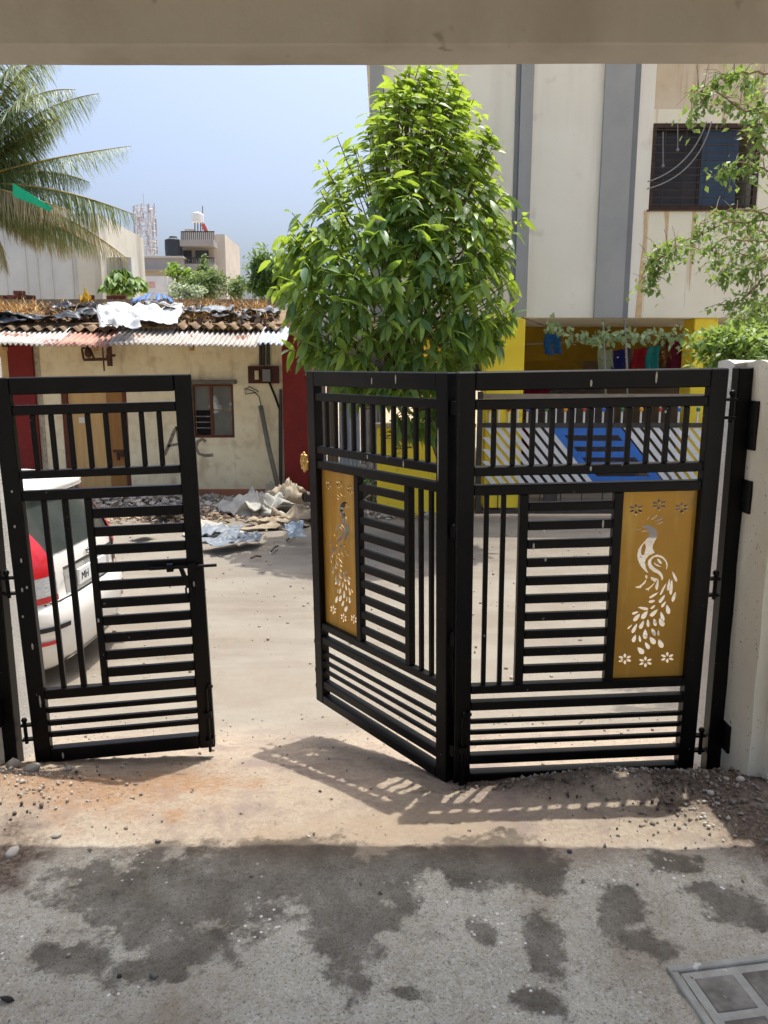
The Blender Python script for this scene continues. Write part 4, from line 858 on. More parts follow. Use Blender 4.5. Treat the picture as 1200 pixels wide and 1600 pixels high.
# things lying on the roof
def sheet(name, label, cat, mat, c, size, seed, amp, rot=0, tilt=0, n=22, group=None, curl=.0):
    """crumpled sheet lying on something"""
    m = MB(); cx, cy = size
    def fn(u, v):
        x = (u-.5)*cx; y = (v-.5)*cy; e = 1+.25*(vn(u*3+seed, v*3+seed*2)-.5)
        r1 = abs(vn(u*4.2*max(1, cx)+seed, v*4.2)-.5); r2 = abs(vn(u*9*max(1, cx)+seed*3, v*9)-.5)
        z = amp*(vn(u*2.3+seed*1.7, v*2.3)*1.3+r1*1.5+r2*.7)
        return (x*e+.06*cx*(vn(v*5+seed, u)-.5), y*e+.1*cy*(vn(u*5, v+seed)-.5), z)
    m.grid(fn, n, n)
    o = m.build(name, mat, None, smooth=True, thick=.004); o.location = c; o.rotation_euler = (tilt, 0, rot)
    return tag(o, label, cat, group)
plW = M('white_plastic', C(186, 188, 186), C(164, 168, 168), 8, rough=.55); plK = M('black_plastic', C(46, 50, 54), C(66, 70, 74), 5, rough=.4); plB = M('blue_plastic', C(60, 110, 176), C(50, 92, 150), 5, rough=.45)
plG = M('grey_plastic', C(120, 128, 134), C(98, 104, 110), 5, rough=.5)
def roofpt(px, py):
    Y = np.interp(py, [478, 498, 512], [16.0, 14.2, 13.3]); p = at(px, py, Y); return p
sheet('plastic_sheet', 'large crumpled white plastic sheet spilling over the tin eave', 'plastic sheet', plW, roofpt(232, 503)+Vector((0, -.25, .02)), (1.25, 1.0), 3, .13, .1, .35)
sheet('plastic_sheet', 'small white plastic rag left of the big white sheet on the eave', 'plastic sheet', plW, roofpt(200, 511)+Vector((0, -.5, .0)), (.55, .6), 9, .12, .5, .4)
RS = [('long black plastic sheet over the left part of the old roof edge', plK, 70, 506, 1.5, .45), ('torn black plastic sheet at the far left of the old roof', plK, 12, 508, .7, .4), ('black plastic sheet folded left of the white sheet', plK, 150, 500, .9, .5),
      ('slate grey plastic sheet left above the white sheet', plG, 190, 494, .7, .5), ('black plastic sheet bunched just right of the white sheet', plK, 288, 497, .7, .5), ('slate grey plastic sheet right of the white sheet', plG, 330, 498, .8, .5),
      ('black plastic sheet near the right end of the old roof', plK, 372, 502, .8, .4), ('bluish grey plastic sheet at the right end of the old roof', plG, 408, 498, .7, .4), ('small black plastic rag high on the roof near the parapet', plK, 112, 487, .6, .4), ('bright blue plastic scrap on the old roof beside the yellow rag', plB, 164, 491, .42, .35),
      ('pale grey plastic strip on the roof above the white sheet', plW, 258, 489, .7, .25), ('black plastic scrap below the blue tarpaulin strips', plK, 235, 485, .6, .35)]
for k, (lab, mt, px, py, sx_, sy_) in enumerate(RS):
    sheet('plastic_sheet', lab, 'plastic sheet', mt, roofpt(px, py)+Vector((0, 0, .02)), (sx_, sy_), 50+7*k, .11, .2*math.sin(k*2.1), .22)
o = sheet('rag', 'yellow rag knotted on the old roof near the left', 'rag', M('yellow_rag', C(214, 178, 60), C(190, 150, 50), 6, rough=.9), roofpt(136, 484)+Vector((0, 0, .04)), (.2, .24), 21, .22, .3, .8)
m = MB()
for k, (dx, hh_) in enumerate(((-.30, .16), (-.2, .2), (-.1, .22), (.1, .21), (.22, .2), (.32, .15))):
    m.grid(lambda u, v: (dx*(.55+.75*v)+.07*(u-.5), -.4*v, hh_*(1-v**2)+.01*math.sin(9*u)), 3, 6)
o = m.build('tarpaulin', plB, None, smooth=True, thick=.006); o.location = at(245, 476, 16.0); tag(o, 'blue strips of tarpaulin draped over the roof parapet', 'tarpaulin')
straw = M('dry_straw', C(208, 178, 126), C(158, 124, 82), 8, rough=1)
nS = 9000; pxr = np.concatenate([rng.uniform(-20, 60, nS//3), rng.uniform(270, 420, nS//3), rng.uniform(-20, 430, nS-2*(nS//3))]); pyr = rng.uniform(481, 505, nS)
P = np.array([roofpt(a_, c_) for a_, c_ in zip(pxr, pyr)]); P[:, 2] += np.abs(rng.normal(size=nS))*.06; D = rdir(nS)*np.array([1, 1, .45])
V, Fq = leafset(np.array([(0, -.02, 0), (1, -.015, 0), (1, .015, 0), (0, .02, 0)]), np.array([(0, 1, 2, 3)]), P, D, np.tile([0., .1, 1.], (nS, 1)), .10+.16*rng.random(nS))
tag(npmesh('dry_grass', V, Fq, straw), 'dry straw-coloured grass scattered over the old roof', kind='stuff')
brk = M('brick_old', C(120, 70, 52), C(84, 54, 44), 9, rough=.95, bump=.3, rand=.3)
bmk = MB().box(-.11, .11, -.055, .055, 0, .075)
b0 = None
for k, (px, py) in enumerate([(22, 466), (30, 460), (38, 466), (46, 467), (140, 466), (175, 467), (188, 467), (2, 467)]):
    if b0 is None: b0 = bmk.build('brick', brk, None, bevel=.006); o = b0
    else: o = copy_obj(b0)
    p = at(px, 467.3 if py > 461 else 460.5, 16.29); o.location = (p.x, 16.27+.04*(k % 2), p.z); o.rotation_euler = (0, 0, rng.uniform(-.5, .5)); o.scale = (1, 1, 1)
    tag(o, ['leftmost brick of the small pile on the roof parapet', 'brick lying on top of the small pile on the roof parapet', 'middle brick at the bottom of the small pile on the parapet', 'right end brick of the small pile on the parapet', 'single dark brick on the parapet above the yellow rag', 'brick on the parapet below the papaya tree, left one', 'brick on the parapet below the papaya tree, right one', 'brick at the far left end of the roof parapet'][k], 'brick', 'bricks on the parapet of the old roof')
nD = 420; P = []
dm = MB()
for _ in range(nD):
    p = roofpt(rng.uniform(-20, 430), rng.uniform(484, 508)); s_ = rng.uniform(.02, .09); q = rdir(1)[0]*s_
    dm.bar(p+Vector((0, 0, s_*.6))-Vector(q), p+Vector((0, 0, s_*.6))+Vector(q), s_, s_*.6, tuple(rdir(1)[0]))
tag(dm.build('roof_debris', M('debris_dark', C(70, 56, 46), C(112, 96, 80), 5, rough=.95)), 'broken tile and stone debris on the old roof', kind='stuff')
# ------------------------------------------------------------------ narrow yard between the old house and the yellow wall
fen = empty('sheet_fence', (at(522, 700, 14.0).x, 14.0, -.5), 'fence of upright tin sheets and planks right of the dark red pillar', 'fence')
for pxa, pxb, mt, pyt in ((484, 496, tanP, 560), (498, 509, tin, 560), (511, 528, M('plank_grey', C(150, 136, 112), C(128, 114, 94), 4, rough=.9, stretch=(6, 6, .5)), 590), (530, 562, tinblue, 596), (564, 600, tin, 596)):
    a, b_ = at(pxa, 640, 14.0), at(pxb, 640, 14.0); zt = at(600, pyt, 14).z; m = MB()
    m.grid(lambda u, v: tuple(rel(fen, (a.x+(b_.x-a.x)*u, 14+.02*math.sin((b_.x-a.x)*u/.076*2*math.pi), -.5+(zt+.5)*v))), max(8, int((b_.x-a.x)/.01)), 2); m.build('sheet', mt, fen, thick=.01)
# plants, debris heap
rubM = M('rubble', C(186, 176, 162), C(140, 130, 118), 6, rough=.95, bump=.3, spots=C(190, 180, 168), spscale=11, spl=(.6, .66))
def heap(name, label, c, r, n, smin, smax, mat, seed, hmax):
    m = MB(); rg = np.random.default_rng(seed)
    for _ in range(n):
        a = rg.random()*6.28; q = rg.random()**.6; x = c[0]+r[0]*q*math.cos(a); y = c[1]+r[1]*q*math.sin(a); z = c[2]+hmax*(1-q)**.8*rg.random()
        s_ = rg.uniform(smin, smax); d = rg.normal(size=3); d /= np.linalg.norm(d); d *= s_
        m.bar((x-d[0], y-d[1], z+s_*.3-d[2]*.5), (x+d[0], y+d[1], z+s_*.3+d[2]*.5), s_*rg.uniform(.5, 1.4), s_*rg.uniform(.15, .6), tuple(rg.normal(size=3)))
    return tag(m.build(name, mat), label, kind='stuff')
heap('rubble', 'loose rubble behind the folded gate leaf', (-.35, 13.0, -.4), (1.0, .8), 420, .02, .1, rubM, 4, .8)
heap('rubble', 'broken rubble and scraps along the foot of the old house', (-3.9, 12.75, -.42), (2.5, .75), 1500, .015, .075, rubM, 5, .28)
heap('rubble', 'dry leaf litter along the foot of the old house', (-3.6, 12.2, -.42), (2.9, .9), 1200, .012, .05, M('litter_brown', C(150, 126, 102), C(190, 170, 144), 9, rough=1), 6, .1)
heap('rubble', 'rubble by the yellow wall', (.1, 12.0, -.42), (1.1, .35), 260, .015, .06, rubM, 8, .12)
sackM = M('sack_cloth', C(186, 172, 148), C(160, 144, 120), 5, rough=.95, bump=.15); sackG = M('sack_grey', C(176, 174, 164), C(150, 146, 136), 5, rough=.9); sackB = M('sack_brown', C(160, 146, 124), C(136, 120, 100), 6, rough=.95)
def gp(px, py, z=-.42): return onz(px, py, z)
lump('sack', 'crumpled beige sack against the dark red pillar, tallest of the sacks', 'sack', sackM, gp(455, 792), (.36, .26, .40), amp=.7, seed=1, group='sacks dumped by the old house')
lump('sack', 'flat grey-white sack in the middle of the dumped sacks', 'sack', sackG, gp(405, 802), (.46, .34, .30), amp=.85, seed=3, group='sacks dumped by the old house')
lump('sack', 'beige sack below the leaning pipe', 'sack', sackM, gp(428, 786), (.24, .2, .34), amp=.7, seed=7, group='sacks dumped by the old house')
lump('sack', 'brownish sack lying at the right end of the dumped sacks', 'sack', sackB, gp(462, 815), (.42, .24, .22), amp=.9, seed=11, group='sacks dumped by the old house')
lump('sack', 'brownish torn sack spread in front of the other sacks', 'sack', sackB, gp(428, 823), (.44, .24, .13), amp=.9, seed=13, group='sacks dumped by the old house')
lump('sack', 'pale sack at the left end of the heap beside the black gate leaf', 'sack', sackG, gp(322, 832), (.32, .28, .15), amp=.9, seed=17, group='sacks dumped by the old house')
sheet('plastic_sheet', 'pale blue plastic peak standing at the front of the sacks', 'plastic sheet', M('plastic_pale_blue', C(204, 214, 216), C(186, 198, 204), 6, rough=.5), gp(457, 846)+Vector((0, 0, .1)), (.24, .22), 31, .12, .5, .9)
for k, (px, py, sz, mt, lab) in enumerate(((345, 842, .5, plG, 'grey plastic scrap on the road left of the pale blue plastic'), (352, 858, .6, plG, 'long pale grey plastic scrap nearest the road in front of the rubble'), (392, 851, .34, plG, 'small grey plastic scrap between the sacks and the road'),
      (228, 790, .62, plW, 'white sheet lying in the rubble seen through the left gate leaf'), (262, 812, .62, plG, 'slate grey plastic sheet in the rubble seen through the left gate leaf'), (284, 812, .25, plW, 'small white and torn plastic bag at the right of the slate grey sheet'), (226, 842, .3, plW, 'pale plastic scrap low in the rubble behind the left gate leaf'), (418, 789, .2, M('plastic_teal', C(110, 170, 160), rough=.5), 'small teal plastic bag among the sacks'))):
    sheet('plastic_scrap', lab, 'plastic scrap', mt, gp(px, py)+Vector((0, 0, .06)), (sz, sz*.8), 40+k*3, .07, k*.7, .12)
twig = MB()
for (x0, y0_, x1, y1_) in ((392, 876, 408, 873), (424, 865, 434, 857), (448, 848, 462, 838), (330, 815, 362, 812), (376, 812, 420, 826)):
    twig.tube([gp(x0, y0_)+Vector((0, 0, .03)), gp((x0+x1)/2, (y0_+y1_)/2)+Vector((0, 0, .05)), gp(x1, y1_)+Vector((0, 0, .03))], .014, 5)
tag(twig.build('twigs', bark), 'dry twigs scattered on the road by the sacks', kind='stuff')

# ------------------------------------------------------------------ parked car (rear towards the gate)
carW = M('car_white', C(226, 222, 212), C(218, 214, 204), 1.5, rough=.22, spec=.6); carB = M('car_black_trim', (.02, .02, .022, 1), rough=.5); glassD = M('car_glass', (.035, .04, .038, 1), (.06, .065, .06, 1), 2.5, rough=.12, spec=.7)
lampR = M('lamp_red', (.55, .012, .018, 1), (.42, .01, .014, 1), 8, rough=.12, spec=.7); lampC = M('lamp_clear', C(206, 208, 206), C(150, 152, 150), 30, rough=.12, spec=.7, stretch=(1, 1, 6)); chrome = M('chrome', (.6, .6, .6, 1), rough=.15, metal=1)
plate = M('number_plate', C(232, 232, 228), rough=.5); ink2 = M('plate_letters', (.02, .02, .025, 1), rough=.6)
car = empty('parked_car', (-2.24, 5.80, -.43), 'white hatchback parked behind the left gate leaf, rear with tall red lamps showing', 'car')
car.rotation_euler = (0, 0, R(-2.5))
# body as a stack of rounded plan outlines; x runs forward = away to the left (negative), rear at x = 0
LV = [(.15, -.10, .70), (.20, -.04, .78), (.34, .0, .82), (.50, .015, .835), (.60, .01, .84), (.635, -.02, .84), (.66, -.05, .84), (.74, -.055, .845), (.90, -.07, .84), (1.0, -.10, .82), (1.06, -.13, .80), (1.20, -.215, .765), (1.33, -.29, .715), (1.38, -.31, .69), (1.415, -.30, .67), (1.45, -.36, .62), (1.48, -.60, .5)]
def lvl(z):
    zs = [l[0] for l in LV]; return np.interp(z, zs, [l[1] for l in LV]), np.interp(z, zs, [l[2] for l in LV])
def fr(z): return np.interp(z, [.2, .5, .75, .95, 1.0, 1.4, 1.48], [3.8, 3.95, 3.9, 3.0, 2.75, 1.9, 1.5])
def outline(z, s):
    """s in 0..1 around: 0 = rear centre, .25 = left side (near the camera), .5 = front, .75 = right side"""
    xr, hw = lvl(z); L = fr(z); cx_ = xr-(xr+L)/2; hx = (xr+L)/2; a = s*2*math.pi
    ca, sa = math.cos(a), math.sin(a); n_ = 7.0
    q = (abs(ca)**n_+abs(sa)**n_)**(-1/n_)
    # the rear is bowed a little in plan
    return Vector((cx_+hx*ca*q-(.07*(abs(sa*q))**3 if ca > 0 else 0), -hw*sa*q, z))
def svals(s0, s1, n): return np.linspace(s0, s1, n)
# finer sampling near corners
sA = np.concatenate([np.linspace(-.125, -.10, 5)[:-1], np.linspace(-.10, .10, 9), np.linspace(.10, .15, 9)[1:], np.linspace(.15, .35, 7)[1:], np.linspace(.35, .40, 6)[1:], np.linspace(.40, .60, 6)[1:], np.linspace(.60, .65, 6)[1:], np.linspace(.65, .85, 7)[1:], np.linspace(.85, .875, 5)[1:-1]])
zA = [l[0] for l in LV]
def body_patch(nm, mat, z0, z1, closed_top=False, off=0, sv=None, par=None, nz=None, bottom=False):
    zz = [z for z in zA if z0-1e-6 <= z <= z1+1e-6] if nz is None else list(np.linspace(z0, z1, nz)); sv_ = sA if sv is None else sv; n = len(sv_); m = MB()
    c = Vector((-1.9, 0, 0))
    vs = []
    for z in zz:
        for s in sv_:
            p = outline(z, s)
            if off:
                e = (outline(z, s+1e-3)-outline(z, s-1e-3)); nr = Vector((e.y, -e.x, 0)).normalized()
                if nr.dot(p-c) < 0: nr = -nr
                p = p+nr*off
            vs.append(p)
    k = n if sv is None else n-1
    fs = [(j*n+i, j*n+(i+1) % n, (j+1)*n+(i+1) % n, (j+1)*n+i) for j in range(len(zz)-1) for i in range(k)]
    if closed_top: fs.append(tuple((len(zz)-1)*n+i for i in range(n)))
    if bottom: fs.append(tuple(range(n))[::-1])
    m.add(vs, fs); return m.build(nm, mat, par or car, smooth=True)
body = body_patch('body', carW, .15, 1.06, bottom=True)
body_patch('glasshouse', glassD, 1.06, 1.38)
body_patch('roof', carW, 1.38, 1.48, closed_top=True)
for s0, s1 in ((.112, .1475), (.8525, .888)):      # rear corner posts
    body_patch('corner_post', carW, 1.055, 1.385, off=.004, sv=np.linspace(s0, s1, 8), nz=6)
body_patch('spoiler', carW, 1.37, 1.43, off=.045, sv=np.linspace(-.118, .118, 15), nz=4)
body_patch('rear_window', glassD, .99, 1.372, off=.006, sv=np.linspace(-.104, .104, 13), nz=6)
for s0, s1 in ((.088, .140), (-.140, -.088)):
    lm = body_patch('tail_lamp', lampR, .86, 1.345, off=.022, sv=np.linspace(s0, s1, 9), nz=8)
    # narrow towards the top, along the rear edge
    me = lm.data; cc = sorted({round(v.co.z, 4) for v in me.vertices})
    lo_, hi_ = cc[0], cc[-1]; nS_ = 9
    for j, z in enumerate(np.linspace(.86, 1.345, 8)):
        t = j/7
        for i in range(nS_):
            u = i/8 if s0 > 0 else 1-i/8
            s = (s0 if s0 > 0 else s1)+((s1-s0) if s0 > 0 else -(s1-s0))*(u*(1-.5*t**1.5)+.5*t**1.5)
            p = outline(z, s); e = (outline(z, s+1e-3)-outline(z, s-1e-3)); nr = Vector((e.y, -e.x, 0)).normalized()
            if nr.dot(p-Vector((-1.9, 0, 0))) < 0: nr = -nr
            me.vertices[j*nS_+i].co = p+nr*(.022)
    body_patch('clear_lens', lampC, .72, .858, off=.021, sv=np.linspace(s0, s1, 9), nz=4, par=lm)
    body_patch('reflector', lampR, .675, .718, off=.020, sv=np.linspace(s0, s1, 9), nz=3, par=lm)
body_patch('bumper_strip', carB, .475, .51, off=.012, sv=np.linspace(.085, .16, 12), nz=3); body_patch('bumper_strip', carB, .475, .51, off=.012, sv=np.linspace(-.16, -.085, 12), nz=3)
body_patch('bumper_reflector', lampR, .375, .405, off=.010, sv=np.linspace(.10, .118, 6), nz=3); body_patch('bumper_reflector', lampR, .375, .405, off=.010, sv=np.linspace(-.118, -.10, 6), nz=3)
body_patch('skirt', carB, .15, .22, off=.004, sv=np.linspace(-.09, .09, 10), nz=3)
body_patch('plate_recess', M('car_recess', C(170, 168, 160), rough=.4), .69, .86, off=.003, sv=np.linspace(-.07, .07, 9), nz=4)
body_patch('garnish', chrome, .862, .885, off=.02, sv=np.linspace(-.075, .075, 9), nz=3)
body_patch('tailgate_seam', carB, .652, .660, off=.003, sv=np.linspace(-.104, .104, 12), nz=2)
npl = MB().box(-.02, .0, -.25, .25, .70, .82).build('number_plate', plate, car, bevel=.004); npl.location = (-.03, .02, 0)
cu = bpy.data.curves.new('t', 'FONT'); cu.body = 'MH'; cu.size = .085; cu.extrude = .001
tmp = bpy.data.objects.new('t', cu); COL.objects.link(tmp); me = bpy.data.meshes.new_from_object(tmp.evaluated_get(bpy.context.evaluated_depsgraph_get())); bpy.data.objects.remove(tmp)
me.materials.clear(); me.materials.append(ink2); lt = bpy.data.objects.new('lettering', me); COL.objects.link(lt); lt.parent = npl; lt.rotation_euler = (math.pi/2, 0, math.pi/2); lt.location = (.002, -.22, .73)
m = MB(); m.tube([(.0, .05*math.cos(t), .92+.03*math.sin(t)) for t in np.linspace(0, 2*math.pi, 17)], .008, 6, False); m.box(-.004, .004, -.045, .045, .914, .926); m.build('emblem', chrome, car).location = (-.05, -.0, .0)
tyre = M('tyre', (.02, .02, .02, 1), rough=.9); rim = M('rim', (.45, .45, .46, 1), rough=.35, metal=.8)
for x in (-.78, -3.1):
    for sy in (-1, 1):
        wheel = empty('wheel', (x, sy*.74, .30)); wheel.parent = car
        m = MB().lathe((0, 0, 0), [(.19, -.09), (.27, -.095), (.295, -.06), (.295, .06), (.27, .095), (.19, .09)], 24); o = m.build('tyre', tyre, wheel, smooth=True); o.rotation_euler = (math.pi/2, 0, 0)
        o = MB().lathe((0, 0, 0), [(.05, -.07), (.19, -.085), (.19, .085), (.05, .07)], 16).build('rim', rim, wheel); o.rotation_euler = (math.pi/2, 0, 0)
m = MB().box(-.5, -.1, .42, .5, .16, .22); m.tube([(-.15, .5, .22), (.03, .5, .21)], .025, 8); m.build('exhaust_pipe', steel, car)

# ------------------------------------------------------------------ the big leafy tree in the middle
TY = 10.4
tree = empty('leafy_tree', (.12, TY, -.43), 'tall leafy green tree with long drooping leaves in the middle, behind the gate', 'tree')
prof = [(105, 620, 690), (130, 600, 715), (150, 585, 742), (200, 560, 768), (250, 512, 760), (300, 492, 780), (350, 455, 795), (400, 415, 808), (450, 420, 808), (500, 440, 805), (550, 455, 785), (590, 490, 745), (640, 610, 730), (690, 630, 722)]
pyv = [p[0] for p in prof]
def env(py): return np.interp(py, pyv, [p[1] for p in prof]), np.interp(py, pyv, [p[2] for p in prof])
stems = MB(); tips = []
trunk_m = MB(); trunk_m.tube([(.78, .1, -.1), (.74, .08, .9), (.45, 0, 1.7), (.1, 0, 2.3)], [.085, .075, .065, .06], 8); trunk_m.build('trunk', bark, tree, smooth=True)
# limbs: several upright leaders from the trunk fanning out
shoots = []
N = 760
for k in range(N):
    py = 108+(600-108)*rng.random()**.92
    if k > N-26: py = rng.uniform(600, 680)
    l, r_ = env(py); k_ = 12*smooth01((py-330)/60); l += k_; r_ -= k_; t = rng.random(); s_ = math.sin(math.pi*(rng.random()))  # noqa
    px = l+(r_-l)*t; half = (r_-l)/2/F*TY; off = (px-(l+r_)/2)/F*TY
    dmax = max(.15, math.sqrt(max(0, half**2-off**2)))*.85
    dep = -dmax*rng.random()**.35 if rng.random() < .68 else dmax*rng.random()**.5
    px += rng.normal()*10; py += rng.normal()*8
    p = at(px, py, TY+dep); p.x = at(px, py, TY).x
    if py < 125: p.y = TY+rng.uniform(-.15, .15)
    shoots.append(p)
leafb, leaff = leaf_base(.34, .30, .12, 4)
Pl, Dl, Ul, Sl, Tl = [], [], [], [], []
for p in shoots:
    lp_ = np.array(rel(tree, p)); ax = np.array([lp_[0], lp_[1]*1.0, 0.0]); hn = np.linalg.norm(ax)+1e-3
    outw = ax/hn; top = smooth01((lp_[2]-2.2)/3.5)
    stemd = outw*(1.0-.55*top)+np.array([0, 0, .35+.8*top]); stemd /= np.linalg.norm(stemd)
    q = lp_-stemd*.5
    if rng.random() < .6: stems.tube([tuple(lp_*np.array([.6, .6, .88])), tuple(q*np.array([.92, .92, .98])), tuple(lp_)], [.012, .009, .005], 5, False)
    n = rng.integers(7, 12); tone = rng.normal()*.16
    for i in range(n):
        a = i*2.4+rng.random()*.8; bb = np.cross(stemd, [0.3, .2, 1]); bb /= np.linalg.norm(bb); cc_ = np.cross(stemd, bb)
        back = rng.random()*.34
        d = (bb*math.cos(a)+cc_*math.sin(a))*.8+stemd*.35+outw*.25+np.array([0, 0, -.50+.30*top-.5*rng.random()*(1-top)])
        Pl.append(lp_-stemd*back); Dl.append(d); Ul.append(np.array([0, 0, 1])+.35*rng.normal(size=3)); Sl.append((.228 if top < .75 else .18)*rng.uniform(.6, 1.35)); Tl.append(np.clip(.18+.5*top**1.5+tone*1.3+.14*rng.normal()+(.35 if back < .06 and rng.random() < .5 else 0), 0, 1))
Pl, Dl, Ul, Sl, Tl = map(np.array, (Pl, Dl, Ul, Sl, Tl))
sm_ = stems.build('branch', bark, tree, smooth=True)
mains = MB()
for a in np.linspace(0, 2*math.pi, 8)[:-1]:
    e = np.array([.75*math.cos(a), .65*math.sin(a), 3.4+.5*math.sin(3*a)]); mains.tube([(.3, 0, 1.9), tuple(e*np.array([.4, .4, .72])), tuple(e*np.array([.75, .75, .9])), tuple(e)], [.04, .03, .02, .008], 6)
mains.tube([(.1, 0, 2.2), (.05, 0, 3.6), (.18, 0, 5.4), (.2, 0, 6.2)], [.06, .045, .025, .008], 7); mains.build('limb', bark, tree, smooth=True)
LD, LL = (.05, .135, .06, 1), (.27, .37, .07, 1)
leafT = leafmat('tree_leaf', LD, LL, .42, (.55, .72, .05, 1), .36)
leafT1 = leafmat('tree_leaf_single', (.055, .14, .065, 1), (.22, .33, .07, 1), .40, (.45, .65, .05, 1), .42, attr=False)
front = np.argsort((Pl[:, 1])+rng.normal(size=len(Pl))*.15)[:290]
mask = np.ones(len(Pl), bool); mask[front] = False
V, Fq = leafset(leafb, leaff, Pl[mask], Dl[mask], Ul[mask], Sl[mask])
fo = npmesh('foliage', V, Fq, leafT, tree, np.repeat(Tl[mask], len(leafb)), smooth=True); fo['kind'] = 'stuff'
lm_ = npmesh('leaf', leafb, leaff, leafT1, tree, smooth=True)
for j, i in enumerate(front):
    o = lm_ if j == 0 else copy_obj(lm_, tree)
    D = Vector(Dl[i]).normalized(); Yv = Vector(Ul[i]).cross(D).normalized(); Zv = D.cross(Yv)
    mt = Matrix((D, Yv, Zv)).transposed().to_4x4(); o.matrix_basis = Matrix.Translation(Vector(Pl[i])) @ mt @ Matrix.Scale(Sl[i], 4)
# teal pole behind the tree
tp = MB().tube([at(733, 535, 11.4), at(736, 700, 11.4), at(736, 800, 11.4)], .035, 8)
tag(tp.build('pole', M('teal_paint', C(60, 150, 140), rough=.6)), 'thin teal pole behind the tree at the edge of the yellow wall', 'pole')
# yellow flower hanging among the low leaves
yf = empty('flower', at(626, 681, 10.6), 'single yellow flower among the low leaves before the yellow wall', 'flower'); yfm = M('petal_yellow', C(236, 176, 40), rough=.7)
for k in range(6):
    a = k*math.pi/3; m = MB(); m.grid(lambda u, v: ((.02+.09*u)*math.cos(a)-(v-.5)*.05*math.sin(math.pi*u**.8)*math.sin(a), -.02+.03*u*u, (.02+.09*u)*math.sin(a)+(v-.5)*.05*math.sin(math.pi*u**.8)*math.cos(a)), 4, 2); m.build('petal', yfm, yf)
MB().ball((0, -.02, 0), .02, 8, 5).build('flower_centre', M('petal_orange', C(200, 120, 30), rough=.8), yf)

# ------------------------------------------------------------------ right: thin tree, bush, vine
leafS = leafmat('leaf_small', (.055, .13, .03, 1), (.20, .30, .075, 1), .35, (.42, .55, .10, 1), .5)
RT = 6.0
rt = empty('thin_tree', (at(1290, 700, RT).x, RT, -.43), 'thin tree with arching twigs and small bright leaves reaching in from the right', 'tree')
MB().tube([(0, 0, -.1), (-.05, .05, 1.6), (-.15, 0, 3.0), (-.3, 0, 4.4)], [.09, .08, .06, .03], 8).build('trunk', bark, rt, smooth=True)
paths = [[(1240, 170), (1200, 175), (1150, 165), (1112, 140), (1092, 160), (1080, 185)], [(1230, 120), (1185, 112), (1140, 118), (1110, 128), (1090, 150)], [(1250, 230), (1200, 190), (1175, 140), (1160, 112)], 
  [(1260, 300), (1195, 265), (1160, 255), (1120, 270)], [(1260, 340), (1190, 345), (1120, 355), (1070, 372), (1030, 385), (1010, 415)], [(1260, 360), (1190, 380), (1140, 372), (1100, 385), (1050, 388)],
  [(1270, 380), (1200, 330), (1160, 325), (1110, 335), (1085, 360)], [(1270, 420), (1200, 400), (1160, 420), (1120, 430)], [(1270, 430), (1200, 430), (1165, 465), (1110, 480)], [(1260, 300), (1200, 240), (1180, 200), (1190, 150)], [(1270, 400), (1210, 370), (1175, 350), (1140, 330)], [(1050, 385), (1035, 400), (1022, 430), (1012, 448)], [(1270, 470), (1210, 460), (1180, 480), (1150, 500)],
  [(1265, 390), (1215, 400), (1180, 400), (1150, 395), (1110, 410)]]
tw = MB(); P = []; D = []
for pa in paths:
    Y = RT+rng.uniform(-.5, .5); pa3 = [np.array(rel(rt, at(x, y, Y))) for x, y in pa]
    tt = np.linspace(0, 1, 16); pts = np.stack([np.interp(tt, np.linspace(0, 1, len(pa3)), [p[i] for p in pa3]) for i in range(3)], 1); pts += rng.normal(size=pts.shape)*.012
    tw.tube([tuple(p) for p in pts], list(np.linspace(.010, .002, 16)), 5)
    for k in range(60):
        t = rng.random()**.75; p = np.array([np.interp(t, tt, pts[:, i]) for i in range(3)]); s_ = rdir(1)[0]*np.array([1, 1, .9])*rng.random()*.17; s_[2] -= .05
        m_ = rng.integers(3, 6)
        for _ in range(m_): P.append(p+s_*rng.random()+rng.normal(size=3)*.02); D.append(s_*4+rdir(1)[0]*.8+np.array([0, 0, -.3]))
    for k in range(14):
        t = .3+.7*rng.random(); p = np.array([np.interp(t, tt, pts[:, i]) for i in range(3)]); q = p+rdir(1)[0]*.16; tw.tube([tuple(p), tuple((p+q)/2+np.array([0, 0, .02])), tuple(q)], [.003, .0025, .0015], 4, False)
tw.build('branch', M('twig_tan', C(150, 132, 104), C(124, 106, 82), 9, rough=.9), rt, smooth=True); P = np.array(P); D = np.array(D); n = len(P)
V, Fq = leafset(*SMALL, P, D, rdir(n)*.6+np.array([0, 0, 1]), .030+.028*rng.random(n)); npmesh('foliage', V, Fq, leafS, rt, np.repeat(np.clip(rng.normal(size=n)*.25+.5, 0, 1), 4))['kind'] = 'stuff'
bush('bush', at(1150, 553, 7.0), (.42, .5, .26), 2300, .062, leafS, 'leafy green bush directly behind the right gate pillar', 'bush', bark, base=leaf_base(.6, .2, .1, 2), nclump=40)
bush('bush', at(1225, 500, 8.5), (.35, .5, .8), 1500, .07, leafS, 'dense green foliage at the right edge behind the bush', 'bush', bark, base=leaf_base(.6, .2, .1, 2), nclump=30)
vine = empty('vine', at(950, 530, 11.9), 'pale green climbing vine hanging across the yellow ground floor beam', 'vine'); vp = [(815, 496), (850, 508), (868, 514), (900, 524), (930, 532), (945, 524), (975, 524), (1010, 524), (1040, 526), (1075, 522)]
v3 = [np.array(rel(vine, at(x, y, 11.9))) for x, y in vp]; tt = np.linspace(0, 1, 40); pts = np.stack([np.interp(tt, np.linspace(0, 1, len(v3)), [p[i] for p in v3]) for i in range(3)], 1)
MB().tube([tuple(p) for p in pts], .009, 5).build('stem', bark, vine); P = []
